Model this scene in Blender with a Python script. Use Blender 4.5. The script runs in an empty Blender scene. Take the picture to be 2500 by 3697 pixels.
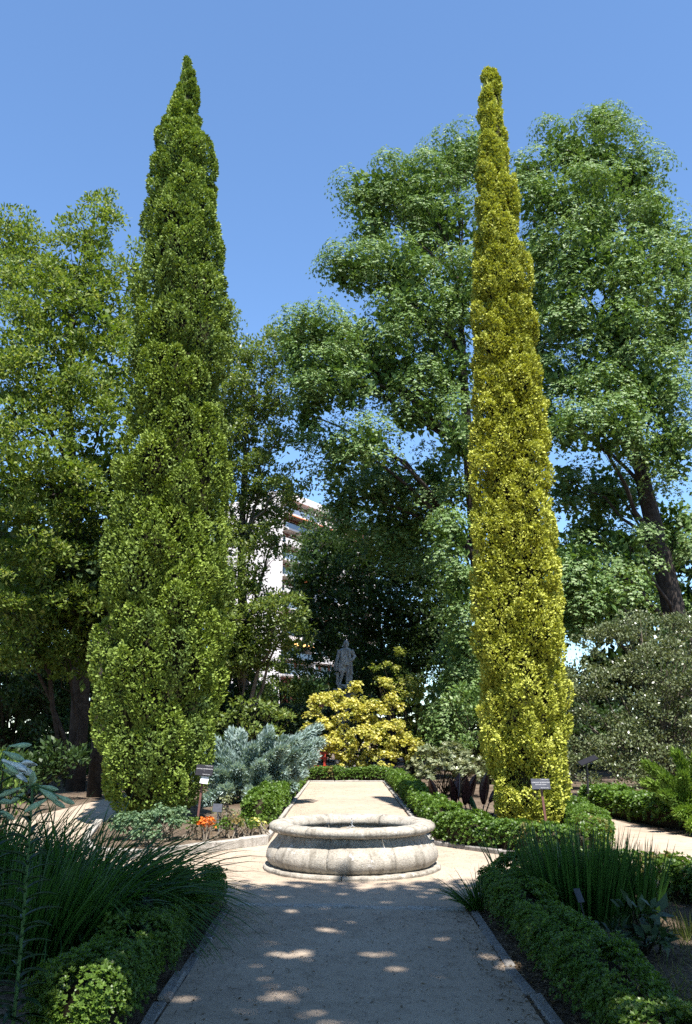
import bpy, bmesh, math, random
import numpy as np
from mathutils import Vector, Matrix

SC = bpy.context.scene
COL = SC.collection
R = math.radians
rng = np.random.default_rng(7)
random.seed(7)

# ---------------------------------------------------------------- camera
cam_d = bpy.data.cameras.new('camera')
cam = bpy.data.objects.new('camera', cam_d)
COL.objects.link(cam)
cam.location = (0, 0, 1.7)
cam.rotation_euler = (R(90 + 14.83), 0, 0)
cam_d.sensor_fit = 'AUTO'
cam_d.sensor_width = 36
cam_d.lens = 29.43
cam_d.clip_start = 0.05
cam_d.clip_end = 2000
SC.camera = cam

# ---------------------------------------------------------------- sky and sun
SUN_EL, SUN_AZ = 63.0, 163.3            # azimuth clockwise from +Y: the sun stands behind the camera, a little to the right
world = bpy.data.worlds.new('World')
SC.world = world
world.use_nodes = True
wn = world.node_tree.nodes
sky = wn.new('ShaderNodeTexSky')
sky.sky_type = 'NISHITA'
sky.sun_disc = False
sky.sun_elevation = R(SUN_EL)
sky.sun_rotation = R(SUN_AZ)
sky.altitude = 400
sky.air_density = 1.0
sky.dust_density = 0.2
sky.ozone_density = 3.5
deep = wn.new('ShaderNodeMix'); deep.data_type = 'RGBA'; deep.blend_type = 'MULTIPLY'
deep.inputs[0].default_value = 1.0
deep.inputs[7].default_value = (.86, .975, 1.04, 1)      # clear dry summer air
world.node_tree.links.new(sky.outputs[0], deep.inputs[6])
world.node_tree.links.new(deep.outputs[2], wn['Background'].inputs[0])
wn['Background'].inputs[1].default_value = 0.112

sun_d = bpy.data.lights.new('sun', 'SUN')
sun_d.energy = 5.0
sun_d.angle = R(0.53)
sun_d.color = (1.0, 0.955, 0.91)
sun = bpy.data.objects.new('sun', sun_d)
COL.objects.link(sun)
to_sun = Vector((math.sin(R(SUN_AZ)) * math.cos(R(SUN_EL)), math.cos(R(SUN_AZ)) * math.cos(R(SUN_EL)), math.sin(R(SUN_EL))))
sun.rotation_euler = to_sun.to_track_quat('Z', 'Y').to_euler()
sun.location = to_sun * 60

SC.view_settings.view_transform = 'Standard'
SC.view_settings.look = 'None'
SC.view_settings.exposure = 1.3
SC.view_settings.gamma = 1
SC.view_settings.use_curve_mapping = False
SC.render.engine = 'CYCLES'
SC.cycles.max_bounces = 6
SC.cycles.diffuse_bounces = 4
SC.cycles.glossy_bounces = 2
SC.cycles.transmission_bounces = 4
SC.cycles.transparent_max_bounces = 4
SC.cycles.caustics_reflective = False
SC.cycles.caustics_refractive = False
SC.cycles.use_denoising = False

GREEN_PROFILE = [
    (0.19, -3.71, 0.71),
    (0.73, -3.79, 1.01),
    (1.40, -3.75, 1.17),
    (2.26, -3.78, 1.28),
    (3.14, -3.82, 1.33),
    (4.05, -3.82, 1.32),
    (4.98, -3.83, 1.33),
    (5.94, -3.75, 1.28),
    (6.92, -3.72, 1.27),
    (7.93, -3.70, 1.18),
    (8.97, -3.72, 1.19),
    (10.04, -3.71, 1.14),
    (11.15, -3.75, 1.12),
    (12.68, -3.81, 0.99),
    (13.93, -3.87, 0.88),
    (14.93, -3.91, 0.81),
    (15.68, -3.99, 0.64),
    (16.05, -4.01, 0.52),
    (16.88, -3.92, 0.36),
    (17.52, -3.96, 0.20),
    (17.97, -3.98, 0.07),
    (18.23, -3.96, 0.02),
]
GOLD_PROFILE = [
    (0.09, 3.42, 0.61),
    (0.63, 3.37, 0.76),
    (1.42, 3.37, 0.84),
    (2.23, 3.36, 0.89),
    (3.06, 3.34, 0.90),
    (3.91, 3.37, 0.90),
    (4.79, 3.39, 0.86),
    (5.69, 3.38, 0.84),
    (6.62, 3.38, 0.82),
    (7.57, 3.40, 0.78),
    (8.55, 3.41, 0.75),
    (9.56, 3.39, 0.71),
    (10.60, 3.38, 0.66),
    (11.67, 3.39, 0.62),
    (12.78, 3.40, 0.52),
    (13.92, 3.38, 0.42),
    (15.09, 3.35, 0.34),
    (16.30, 3.38, 0.25),
    (16.74, 3.37, 0.13),
    (16.92, 3.35, 0.04),
]
PAGODA_LOBES = [
    (1.34, 34.50, 26.79, 1.36, 1.37, 0.94),
    (3.32, 35.50, 27.64, 1.72, 1.74, 1.19),
    (5.45, 36.50, 29.79, 1.34, 1.37, 1.01),
    (6.50, 36.50, 30.71, 0.90, 0.99, 0.90),
    (1.32, 34.50, 25.00, 0.93, 1.09, 1.14),
    (4.56, 35.50, 25.68, 1.92, 1.98, 1.49),
    (2.35, 33.50, 22.07, 1.78, 1.69, 0.89),
    (0.57, 33.50, 22.07, 1.09, 1.11, 0.79),
    (-0.32, 33.50, 22.07, 0.44, 0.51, 0.55),
    (2.81, 33.50, 20.10, 1.76, 1.76, 1.17),
    (5.13, 34.50, 21.32, 1.41, 1.62, 1.62),
    (-1.33, 32.50, 18.30, 1.31, 1.25, 0.66),
    (-2.17, 32.50, 17.89, 0.60, 0.76, 0.94),
    (0.27, 33.50, 18.60, 1.35, 1.34, 0.87),
    (-1.59, 32.50, 16.27, 0.83, 0.97, 1.02),
    (-0.11, 32.50, 16.27, 1.66, 1.66, 1.11),
    (1.80, 33.50, 17.34, 1.72, 1.75, 1.24),
    (4.22, 34.50, 17.81, 1.58, 1.68, 1.38),
    (-1.62, 33.50, 14.89, 0.60, 0.76, 0.94),
    (-0.48, 33.50, 13.30, 0.65, 0.83, 1.02),
    (0.80, 32.50, 13.34, 1.09, 1.06, 0.63),
    (3.18, 34.50, 15.49, 1.36, 1.29, 0.68),
    (4.61, 32.50, 13.72, 0.73, 0.91, 1.09),
    (1.73, 37.50, 12.95, 1.85, 1.88, 1.34),
    (-0.12, 36.50, 12.02, 0.80, 1.00, 1.20),
    (4.29, 36.50, 12.65, 1.40, 1.54, 1.40),
    (4.29, 32.50, 9.43, 0.88, 0.94, 0.79),
    (4.48, 32.50, 7.47, 0.73, 0.89, 1.04),
    (2.37, 38.50, 10.86, 2.08, 2.04, 1.25),
    (4.61, 34.50, 3.51, 0.80, 1.09, 1.51),
    (3.96, 34.50, 2.47, 0.79, 1.01, 1.24),
    (4.70, 33.50, 4.82, 0.61, 0.67, 0.61),
]
PAGODA_RIGHT_LOBES = [
    (12.36, 34.00, 30.41, 0.85, 0.86, 0.59),
    (10.26, 33.00, 28.17, 1.12, 1.14, 0.81),
    (11.43, 33.00, 27.45, 1.52, 1.52, 1.01),
    (8.45, 33.00, 26.75, 0.81, 0.86, 0.71),
    (13.17, 33.00, 26.51, 1.11, 1.22, 1.11),
    (8.99, 32.00, 24.64, 1.45, 1.42, 0.87),
    (10.87, 32.00, 23.97, 1.74, 1.74, 1.16),
    (13.78, 33.00, 24.44, 1.09, 1.23, 1.19),
    (14.84, 33.00, 22.21, 0.98, 1.13, 1.17),
    (8.46, 32.00, 22.23, 0.86, 1.03, 1.14),
    (9.99, 31.00, 20.96, 1.65, 1.65, 1.10),
    (11.98, 31.00, 20.55, 1.46, 1.53, 1.19),
    (9.11, 31.00, 18.73, 1.17, 1.29, 1.17),
    (11.21, 31.00, 17.93, 1.71, 1.69, 1.08),
    (13.81, 32.00, 18.66, 1.02, 1.23, 1.39),
    (8.45, 31.00, 15.60, 0.74, 0.83, 0.79),
    (10.30, 31.00, 15.60, 1.59, 1.56, 0.97),
    (12.40, 31.00, 15.41, 1.32, 1.37, 1.06),
    (8.64, 30.00, 13.15, 0.92, 0.94, 0.67),
    (10.32, 30.00, 13.15, 1.34, 1.33, 0.84),
    (12.85, 31.00, 12.80, 0.95, 1.15, 1.30),
    (9.42, 34.00, 12.09, 0.75, 0.88, 0.93),
    (11.59, 35.00, 12.00, 1.34, 1.36, 0.96),
    (8.58, 34.00, 18.43, 0.78, 0.98, 1.17),
    (8.82, 35.00, 15.27, 0.79, 0.98, 1.18),
    (8.74, 34.00, 21.04, 0.80, 0.94, 1.00),
    (8.43, 30.00, 7.84, 0.97, 0.99, 0.72),
    (9.31, 30.00, 6.71, 1.04, 1.07, 0.80),
    (10.75, 31.00, 8.56, 0.75, 0.85, 0.83),
    (8.59, 31.00, 6.38, 0.82, 0.95, 0.98),
    (13.90, 34.00, 10.17, 0.92, 1.07, 1.11),
    (11.30, 37.00, 10.71, 1.20, 1.32, 1.20),
    (13.37, 38.00, 7.64, 1.21, 1.33, 1.21),
]
LEFT_TREE_LOBES = [
    (-8.71, 26.00, 19.80, 0.44, 0.48, 0.44),
    (-8.67, 25.00, 18.08, 0.67, 0.72, 0.60),
    (-11.30, 25.00, 18.25, 0.67, 0.74, 0.67),
    (-11.46, 25.00, 16.90, 0.74, 0.90, 1.03),
    (-9.84, 25.00, 16.90, 0.89, 0.89, 0.59),
    (-8.77, 25.00, 16.57, 1.18, 1.21, 0.88),
    (-10.03, 24.00, 15.04, 0.98, 1.04, 0.84),
    (-7.74, 27.00, 17.94, 0.56, 0.61, 0.56),
    (-8.56, 24.00, 14.27, 1.39, 1.40, 0.97),
    (-10.00, 23.00, 13.02, 0.93, 1.02, 0.93),
    (-7.78, 26.00, 15.48, 0.91, 1.04, 1.06),
    (-8.84, 23.00, 11.87, 1.31, 1.28, 0.78),
    (-7.76, 25.00, 12.76, 1.14, 1.21, 0.99),
    (-9.93, 23.00, 11.03, 0.91, 1.00, 0.91),
    (-8.63, 22.00, 9.32, 1.10, 1.10, 0.73),
    (-7.59, 24.00, 10.58, 0.94, 0.99, 0.80),
    (-9.50, 22.00, 8.30, 0.85, 0.93, 0.85),
    (-8.26, 23.00, 8.34, 1.13, 1.10, 0.63),
    (-7.80, 26.00, 9.50, 0.71, 0.83, 0.86),
    (-8.99, 23.00, 6.79, 1.11, 1.08, 0.62),
    (-8.15, 25.00, 7.09, 0.94, 0.95, 0.67),
    (-9.35, 23.00, 5.42, 0.98, 0.96, 0.61),
    (-8.32, 24.00, 5.19, 1.14, 1.07, 0.51),
    (-9.22, 24.00, 4.06, 1.00, 0.95, 0.50),
    (-8.14, 25.00, 3.77, 0.78, 0.78, 0.52),
]
MID_TREE_LOBES = [
    (-4.45, 36.00, 18.74, 0.72, 0.79, 0.72),
    (-3.23, 35.00, 18.48, 0.70, 0.77, 0.70),
    (-4.19, 36.00, 16.74, 1.22, 1.28, 1.02),
    (-2.89, 35.00, 16.33, 0.59, 0.68, 0.69),
    (-4.33, 36.00, 14.59, 1.00, 1.10, 1.00),
    (-2.85, 35.00, 14.44, 0.59, 0.64, 0.59),
    (-3.89, 36.00, 12.91, 0.99, 1.03, 0.79),
    (-2.35, 34.00, 11.70, 0.65, 0.75, 0.75),
    (-3.75, 37.00, 11.75, 1.01, 1.02, 0.71),
    (-4.32, 37.00, 10.50, 0.90, 0.93, 0.70),
    (-3.04, 35.00, 9.64, 0.57, 0.62, 0.57),
    (-4.35, 36.00, 8.49, 0.77, 0.82, 0.67),
    (-4.10, 36.00, 6.56, 1.14, 1.20, 0.95),
    (-2.62, 34.00, 6.47, 0.81, 0.83, 0.63),
    (-4.24, 36.00, 5.06, 1.13, 1.13, 0.75),
    (-2.68, 35.00, 5.69, 0.83, 0.83, 0.55),
    (-6.40, 37.00, 17.16, 1.67, 1.84, 1.67),
    (-6.88, 37.00, 13.87, 1.84, 1.96, 1.64),
    (-6.33, 37.00, 10.71, 1.60, 1.76, 1.60),
    (-5.58, 37.00, 6.69, 1.56, 1.72, 1.56),
    (-6.53, 37.00, 20.37, 1.28, 1.41, 1.28),
]
STATUE_TREE_LOBES = [
    (-0.66, 47.00, 12.36, 1.77, 1.84, 1.39),
    (-1.59, 45.00, 10.18, 1.32, 1.49, 1.44),
    (1.13, 48.00, 11.27, 2.31, 2.31, 1.54),
    (3.71, 48.00, 11.53, 2.06, 2.11, 1.54),
    (-0.86, 45.00, 8.25, 1.66, 1.76, 1.43),
    (1.59, 47.00, 8.54, 1.99, 2.04, 1.49),
    (4.07, 47.00, 8.29, 1.98, 2.03, 1.49),
    (-1.52, 44.00, 6.49, 1.04, 1.14, 1.04),
    (0.36, 49.00, 6.78, 1.28, 1.33, 1.02),
    (2.85, 48.00, 6.18, 1.75, 1.70, 1.00),
    (5.63, 48.00, 6.92, 1.51, 1.66, 1.51),
    (5.46, 48.00, 9.97, 1.53, 1.69, 1.53),
    (1.26, 45.00, 5.20, 1.17, 1.22, 0.93),
    (-0.26, 46.00, 4.69, 0.95, 1.01, 0.83),
    (2.77, 47.00, 4.64, 1.46, 1.46, 0.97),
    (-2.23, 44.00, 7.64, 0.81, 0.93, 0.93),
    (-2.25, 44.00, 9.28, 0.70, 0.84, 0.94),
]
GAPS = [
    (-0.64, 7.90, 0.00, 0.08),
    (-0.24, 9.22, 0.00, 0.10),
    (0.42, 9.50, 0.00, 0.08),
    (-0.53, 8.98, 0.00, 0.10),
    (-0.17, 8.22, 0.00, 0.11),
    (-0.51, 7.29, 0.00, 0.12),
    (-0.34, 7.43, 0.00, 0.09),
    (0.34, 7.39, 0.00, 0.09),
    (0.22, 7.29, 0.00, 0.07),
    (0.34, 6.89, 0.00, 0.09),
    (0.66, 6.80, 0.00, 0.07),
    (0.83, 7.85, 0.00, 0.09),
    (1.13, 7.24, 0.00, 0.08),
    (-0.25, 6.07, 0.00, 0.06),
    (-0.98, 5.84, 0.00, 0.06),
    (-1.16, 6.20, 0.00, 0.06),
    (-0.69, 9.79, 0.00, 0.10),
    (-0.03, 9.92, 0.00, 0.08),
    (0.83, 9.79, 0.00, 0.07),
    (-0.88, 8.13, 0.00, 0.06),
    (-1.40, 5.15, 0.40, 0.27),
    (-1.38, 4.79, 0.40, 0.20),
    (-1.18, 4.90, 0.40, 0.18),
    (1.31, 6.79, 0.40, 0.14),
    (1.56, 4.94, 0.42, 0.14),
    (1.54, 5.30, 0.42, 0.13),
    (1.57, 4.44, 0.42, 0.18),
    (1.53, 4.61, 0.42, 0.13),
    (3.01, 8.40, 0.00, 0.19),
    (2.90, 7.80, 0.00, 0.15),
    (-1.38, 6.32, 0.35, 0.11),
    (2.99, 8.68, 0.00, 0.15),
]
SHADE_A = [
    (-7.20, -1.95, 11.2, 2.38, 2.38, 1.6), (-5.20, 1.55, 11.3, 2.27, 2.16, 1.5), (-2.80, 2.75, 11.2, 2.05, 1.84, 1.4), (-2.40, -0.05, 12.4, 2.27, 2.16, 1.6), (-4.40, -3.05, 12.4, 2.48, 2.38, 1.7),
    (-0.60, 1.35, 11.6, 1.84, 1.94, 1.4), (-1.00, -2.85, 12.6, 2.16, 2.16, 1.6), (-4.00, 0.75, 13.8, 2.16, 2.16, 1.4), (-0.80, 3.35, 11.0, 1.62, 1.40, 1.1), (-5.00, 3.55, 11.0, 1.73, 1.51, 1.2), (-2.60, -5.85, 12.0, 2.59, 2.38, 1.8),
]
SHADE_B = [
    (1.40, 3.15, 11.2, 1.84, 1.73, 1.3), (3.20, 2.15, 11.6, 2.05, 1.94, 1.5), (5.40, 1.35, 11.4, 2.16, 2.05, 1.5), (1.80, -0.25, 12.4, 2.16, 2.16, 1.6), (4.40, -1.05, 12.8, 2.38, 2.38, 1.7), (7.40, -1.25, 11.6, 2.38, 2.38, 1.6),
    (2.60, -3.85, 12.6, 2.48, 2.38, 1.8), (5.80, -4.45, 12.0, 2.48, 2.38, 1.7), (7.20, 1.95, 11.0, 1.73, 1.73, 1.3), (0.40, -5.95, 12.5, 2.38, 2.38, 1.7), (3.60, 3.75, 11.0, 1.51, 1.30, 1.1),
]
SHADE_C = [
    (-9.5, 4.0, 11.0, 2.4, 2.4, 2.0), (-10.5, 7.0, 9.5, 2.2, 2.4, 2.0), (-8.8, 1.0, 9.0, 2.2, 2.2, 1.8), (-11.5, 3.0, 12.5, 2.4, 2.4, 1.8), (-9.6, 5.5, 6.5, 2.0, 2.4, 1.8), (-11.8, 7.5, 12.0, 2.0, 2.2, 1.6),
]
SHADE_D = [
    (10.5, 3.0, 11.0, 2.4, 2.4, 2.0), (11.5, 5.5, 9.5, 2.2, 2.4, 2.0), (9.8, 0.0, 9.0, 2.2, 2.2, 1.8), (12.5, 2.0, 12.5, 2.4, 2.4, 1.8), (10.8, 3.5, 6.5, 2.0, 2.4, 1.8),
]
SHADE_E = [
    (-5.5, -10.5, 10.5, 2.6, 2.4, 2.2), (-2.0, -11.5, 12.0, 2.6, 2.4, 2.2), (2.0, -11.0, 11.5, 2.6, 2.4, 2.2), (5.5, -10.0, 10.0, 2.6, 2.4, 2.2), (0.0, -11.5, 8.0, 2.6, 2.2, 2.0), (-4.0, -11.0, 7.0, 2.4, 2.2, 2.0), (4.0, -11.0, 7.0, 2.4, 2.2, 2.0),
]

# ---------------------------------------------------------------- helpers: objects
ORG = {}
def tag(o, label=None, cat=None, group=None, kind=None):
    if label: o['label'] = label
    if cat: o['category'] = cat
    if group: o['group'] = group
    if kind: o['kind'] = kind
    return o

def thing(name, label, cat, loc, group=None):
    o = bpy.data.objects.new(name, None)
    COL.objects.link(o)
    o.empty_display_size = 0.2
    o.location = loc
    ORG[o.name] = np.array(loc, float)
    return tag(o, label, cat, group)

def link(name, me, mat, parent=None):
    o = bpy.data.objects.new(name, me)
    COL.objects.link(o)
    if mat is not None and not me.materials: me.materials.append(mat)
    if parent is not None:
        o.parent = parent
    ORG[o.name] = ORG[parent.name] if parent is not None else np.zeros(3)
    return o

def cloud(name, Q, rnd, tint, mat, parent=None):
    """one mesh of n separate four-cornered leaves; Q is (n,4,3) in world space"""
    off = ORG[parent.name] if parent is not None else np.zeros(3)
    Q = np.asarray(Q, np.float32) - off.astype(np.float32)
    n = len(Q)
    me = bpy.data.meshes.new(name)
    me.vertices.add(n * 4); me.loops.add(n * 4); me.polygons.add(n)
    me.vertices.foreach_set('co', np.ascontiguousarray(Q.reshape(-1)))
    me.loops.foreach_set('vertex_index', np.arange(n * 4, dtype=np.int32))
    me.polygons.foreach_set('loop_start', np.arange(0, n * 4, 4, dtype=np.int32))
    me.polygons.foreach_set('loop_total', np.full(n, 4, np.int32))
    for nm, val in (('rnd', rnd), ('tint', tint)):
        a = me.attributes.new(nm, 'FLOAT', 'FACE')
        a.data.foreach_set('value', np.asarray(val, np.float32))
    me.update()
    return link(name, me, mat, parent)

class Geo:
    def __init__(self): self.v = []; self.f = []
    def add(self, V, F):
        b = len(self.v)
        self.v += [tuple(p) for p in V]
        self.f += [tuple(i + b for i in q) for q in F]
        return self
    def box(self, c, s, rz=0.0, tilt=None):
        m = Matrix.Rotation(rz, 3, 'Z')
        if tilt is not None: m = m @ tilt
        V = []
        for x in (-.5, .5):
            for y in (-.5, .5):
                for z in (-.5, .5):
                    V.append(tuple(Vector(c) + m @ Vector((x * s[0], y * s[1], z * s[2]))))
        return self.add(V, [(0, 1, 3, 2), (4, 6, 7, 5), (0, 4, 5, 1), (2, 3, 7, 6), (0, 2, 6, 4), (1, 5, 7, 3)])
    def tube(self, pts, rad, n=6, cap=True):
        pts = [Vector(p) for p in pts]
        if not hasattr(rad, '__len__'): rad = [rad] * len(pts)
        V = []; F = []
        u = None
        for i, p in enumerate(pts):
            t = (pts[min(i + 1, len(pts) - 1)] - pts[max(i - 1, 0)])
            if t.length < 1e-9: t = Vector((0, 0, 1))
            t.normalize()
            if u is None:
                u = t.orthogonal().normalized()
            else:
                u = (u - t * u.dot(t))
                u = u.normalized() if u.length > 1e-6 else t.orthogonal().normalized()
            w = t.cross(u)
            for k in range(n):
                a = 2 * math.pi * k / n
                V.append(tuple(p + (u * math.cos(a) + w * math.sin(a)) * rad[i]))
        for i in range(len(pts) - 1):
            for k in range(n):
                F.append((i * n + k, i * n + (k + 1) % n, (i + 1) * n + (k + 1) % n, (i + 1) * n + k))
        if cap:
            F.append(tuple(range(n))[::-1]); F.append(tuple((len(pts) - 1) * n + k for k in range(n)))
        return self.add(V, F)
    def blob(self, c, r, nu=10, nv=7):
        V = []; F = []
        for j in range(nv + 1):
            th = math.pi * j / nv
            for i in range(nu):
                a = 2 * math.pi * i / nu
                V.append((c[0] + r[0] * math.sin(th) * math.cos(a), c[1] + r[1] * math.sin(th) * math.sin(a), c[2] + r[2] * math.cos(th)))
        for j in range(nv):
            for i in range(nu):
                F.append((j * nu + i, (j + 1) * nu + i, (j + 1) * nu + (i + 1) % nu, j * nu + (i + 1) % nu))
        return self.add(V, F)
    def mesh(self, name, off=(0, 0, 0), smooth=False):
        me = bpy.data.meshes.new(name)
        me.from_pydata([(p[0] - off[0], p[1] - off[1], p[2] - off[2]) for p in self.v], [], self.f)
        if smooth: me.shade_smooth()
        me.update()
        return me
    def build(self, name, mat, parent=None, smooth=False, bevel=0.0):
        off = ORG[parent.name] if parent is not None else (0, 0, 0)
        o = link(name, self.mesh(name, off, smooth), mat, parent)
        if bevel:
            m = o.modifiers.new('edge', 'BEVEL'); m.width = bevel; m.segments = 2; m.limit_method = 'ANGLE'
        return o

def unit(v):
    return v / np.maximum(np.linalg.norm(v, axis=-1, keepdims=True), 1e-9)

def sphere_dirs(n):
    return unit(rng.normal(size=(n, 3)))

# ---------------------------------------------------------------- materials
def new_mat(name):
    m = bpy.data.materials.new(name)
    m.use_nodes = True
    nt = m.node_tree
    return m, nt, nt.nodes['Principled BSDF'], nt.nodes['Material Output']

def ramp(nt, stops, fac):
    r = nt.nodes.new('ShaderNodeValToRGB')
    el = r.color_ramp.elements
    while len(el) < len(stops): el.new(0.5)
    for e, (p, c) in zip(el, stops):
        e.position = p; e.color = (c[0], c[1], c[2], 1)
    nt.links.new(fac, r.inputs[0])
    return r.outputs[0]

def noise(nt, scale, detail=4, rough=0.55, vec=None):
    n = nt.nodes.new('ShaderNodeTexNoise')
    n.inputs['Scale'].default_value = scale
    n.inputs['Detail'].default_value = detail
    n.inputs['Roughness'].default_value = rough
    if vec is not None: nt.links.new(vec, n.inputs['Vector'])
    return n.outputs[0]

def mixc(nt, fac, a, b, mode='MIX'):
    m = nt.nodes.new('ShaderNodeMix'); m.data_type = 'RGBA'; m.blend_type = mode
    for s, v in ((m.inputs[0], fac), (m.inputs[6], a), (m.inputs[7], b)):
        if hasattr(v, 'is_linked'): nt.links.new(v, s)
        elif isinstance(v, (int, float)): s.default_value = v
        else: s.default_value = (v[0], v[1], v[2], 1)
    return m.outputs[2]

def coords(nt):
    return nt.nodes.new('ShaderNodeTexCoord').outputs['Object']

def geo_pos(nt):
    return nt.nodes.new('ShaderNodeNewGeometry').outputs['Position']

def bump(nt, bsdf, h, strength, dist=0.02):
    b = nt.nodes.new('ShaderNodeBump')
    b.inputs['Strength'].default_value = strength
    b.inputs['Distance'].default_value = dist
    nt.links.new(h, b.inputs['Height'])
    nt.links.new(b.outputs[0], bsdf.inputs['Normal'])

def leaf_mat(name, cols, alt, trans=0.35, rough=0.5, spec=0.35, tcol=None):
    """cols: dark, mid and light leaf colours picked per leaf; alt: the colour whole sprays lean to"""
    m, nt, b, out = new_mat(name)
    a = nt.nodes.new('ShaderNodeAttribute'); a.attribute_name = 'rnd'
    t = nt.nodes.new('ShaderNodeAttribute'); t.attribute_name = 'tint'
    c = ramp(nt, [(0.0, cols[0]), (0.55, cols[1]), (1.0, cols[2])], a.outputs['Fac'])
    c = mixc(nt, t.outputs['Fac'], c, alt)
    nt.links.new(c, b.inputs['Base Color'])
    b.inputs['Roughness'].default_value = rough
    b.inputs['Specular IOR Level'].default_value = spec
    tr = nt.nodes.new('ShaderNodeBsdfTranslucent')
    tc = mixc(nt, 1.0, c, tcol or (1.25, 1.25, 0.55), 'MULTIPLY')
    nt.links.new(tc, tr.inputs['Color'])
    mx = nt.nodes.new('ShaderNodeMixShader')
    mx.inputs[0].default_value = trans
    nt.links.new(b.outputs[0], mx.inputs[1]); nt.links.new(tr.outputs[0], mx.inputs[2])
    nt.links.new(mx.outputs[0], out.inputs['Surface'])
    return m

def plain_mat(name, col, rough=0.7, spec=0.3, var=0.25, scale=6.0, bmp=0.0, bscale=40, metal=0.0):
    m, nt, b, out = new_mat(name)
    p = coords(nt)
    n = noise(nt, scale, 5, 0.6, p)
    lo = tuple(x * (1 - var) for x in col); hi = tuple(min(1, x * (1 + var)) for x in col)
    nt.links.new(ramp(nt, [(0.3, lo), (0.7, hi)], n), b.inputs['Base Color'])
    b.inputs['Roughness'].default_value = rough
    b.inputs['Specular IOR Level'].default_value = spec
    b.inputs['Metallic'].default_value = metal
    if bmp: bump(nt, b, noise(nt, bscale, 4, 0.6, p), bmp)
    return m

M = {}
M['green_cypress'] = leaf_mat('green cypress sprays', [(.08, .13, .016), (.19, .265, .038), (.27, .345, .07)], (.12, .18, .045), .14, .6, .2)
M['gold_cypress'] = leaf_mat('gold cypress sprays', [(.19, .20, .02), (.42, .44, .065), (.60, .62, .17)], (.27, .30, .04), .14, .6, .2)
M['pagoda'] = leaf_mat('pagoda tree leaflets', [(.055, .11, .025), (.125, .205, .055), (.28, .36, .16)], (.12, .20, .045), .28, .5, .32)
M['left_tree'] = leaf_mat('left tree leaves', [(.055, .10, .014), (.12, .185, .028), (.31, .34, .10)], (.14, .20, .03), .38, .55, .25)
M['mid_tree'] = leaf_mat('middle tree leaves', [(.06, .10, .02), (.12, .18, .035), (.26, .30, .09)], (.13, .18, .035), .36, .42, .4)
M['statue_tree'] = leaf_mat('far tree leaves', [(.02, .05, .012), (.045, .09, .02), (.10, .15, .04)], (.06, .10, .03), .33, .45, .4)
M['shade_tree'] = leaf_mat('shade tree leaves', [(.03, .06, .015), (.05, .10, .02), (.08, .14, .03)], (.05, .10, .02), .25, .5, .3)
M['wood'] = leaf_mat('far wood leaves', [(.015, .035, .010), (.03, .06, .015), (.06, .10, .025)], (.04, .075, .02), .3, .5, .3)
M['box'] = leaf_mat('box hedge leaves', [(.04, .09, .014), (.085, .165, .024), (.15, .25, .04)], (.12, .19, .03), .38, .42, .4)
M['box_dry'] = leaf_mat('dry hedge leaves', [(.10, .10, .03), (.20, .16, .05), (.32, .22, .08)], (.13, .17, .04), .3, .5, .3)
M['yellow_shrub'] = leaf_mat('yellow shrub leaves', [(.32, .32, .04), (.62, .57, .14), (.80, .74, .32)], (.16, .22, .03), .38, .42, .4)
M['blue_juniper'] = leaf_mat('blue juniper sprays', [(.13, .20, .18), (.27, .36, .34), (.48, .56, .53)], (.16, .24, .21), .2, .6, .3)
M['lime_juniper'] = leaf_mat('lime juniper sprays', [(.08, .15, .02), (.15, .25, .035), (.27, .36, .07)], (.08, .15, .03), .25, .6, .25)
M['grey_shrub'] = leaf_mat('grey shrub leaves', [(.05, .075, .025), (.10, .13, .05), (.22, .25, .13)], (.14, .16, .07), .22, .36, .55)
M['rosette_shrub'] = leaf_mat('rosette shrub leaves', [(.07, .10, .04), (.16, .19, .09), (.32, .34, .20)], (.20, .21, .10), .22, .4, .5)
M['blade'] = leaf_mat('grass blades', [(.018, .05, .010), (.035, .095, .016), (.065, .15, .025)], (.05, .12, .02), .30, .4, .4)
M['blade_dry'] = leaf_mat('dry grass blades', [(.16, .13, .06), (.28, .22, .10), (.12, .15, .04)], (.10, .14, .03), .3, .6, .2)
M['litter'] = leaf_mat('leaf litter', [(.06, .04, .022), (.16, .11, .06), (.30, .22, .13)], (.10, .07, .04), .1, .8, .1)
M['pebble'] = leaf_mat('pebbles', [(.16, .14, .12), (.30, .27, .23), (.5, .46, .40)], (.25, .21, .17), .0, .9, .1)
M['orange_leaf'] = leaf_mat('orange leaves', [(.42, .10, .01), (.70, .20, .02), (.85, .32, .06)], (.6, .2, .03), .3, .5, .3, (1.2, .8, .5))
M['glaucous'] = leaf_mat('glaucous leaves', [(.06, .12, .06), (.12, .20, .10), (.24, .33, .18)], (.16, .24, .12), .25, .5, .3)
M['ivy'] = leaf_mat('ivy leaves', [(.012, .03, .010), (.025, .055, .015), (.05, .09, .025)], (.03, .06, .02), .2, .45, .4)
M['lily_leaf'] = leaf_mat('lily leaves', [(.03, .08, .02), (.05, .12, .03), (.09, .17, .05)], (.07, .14, .04), .3, .4, .4)

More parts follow.
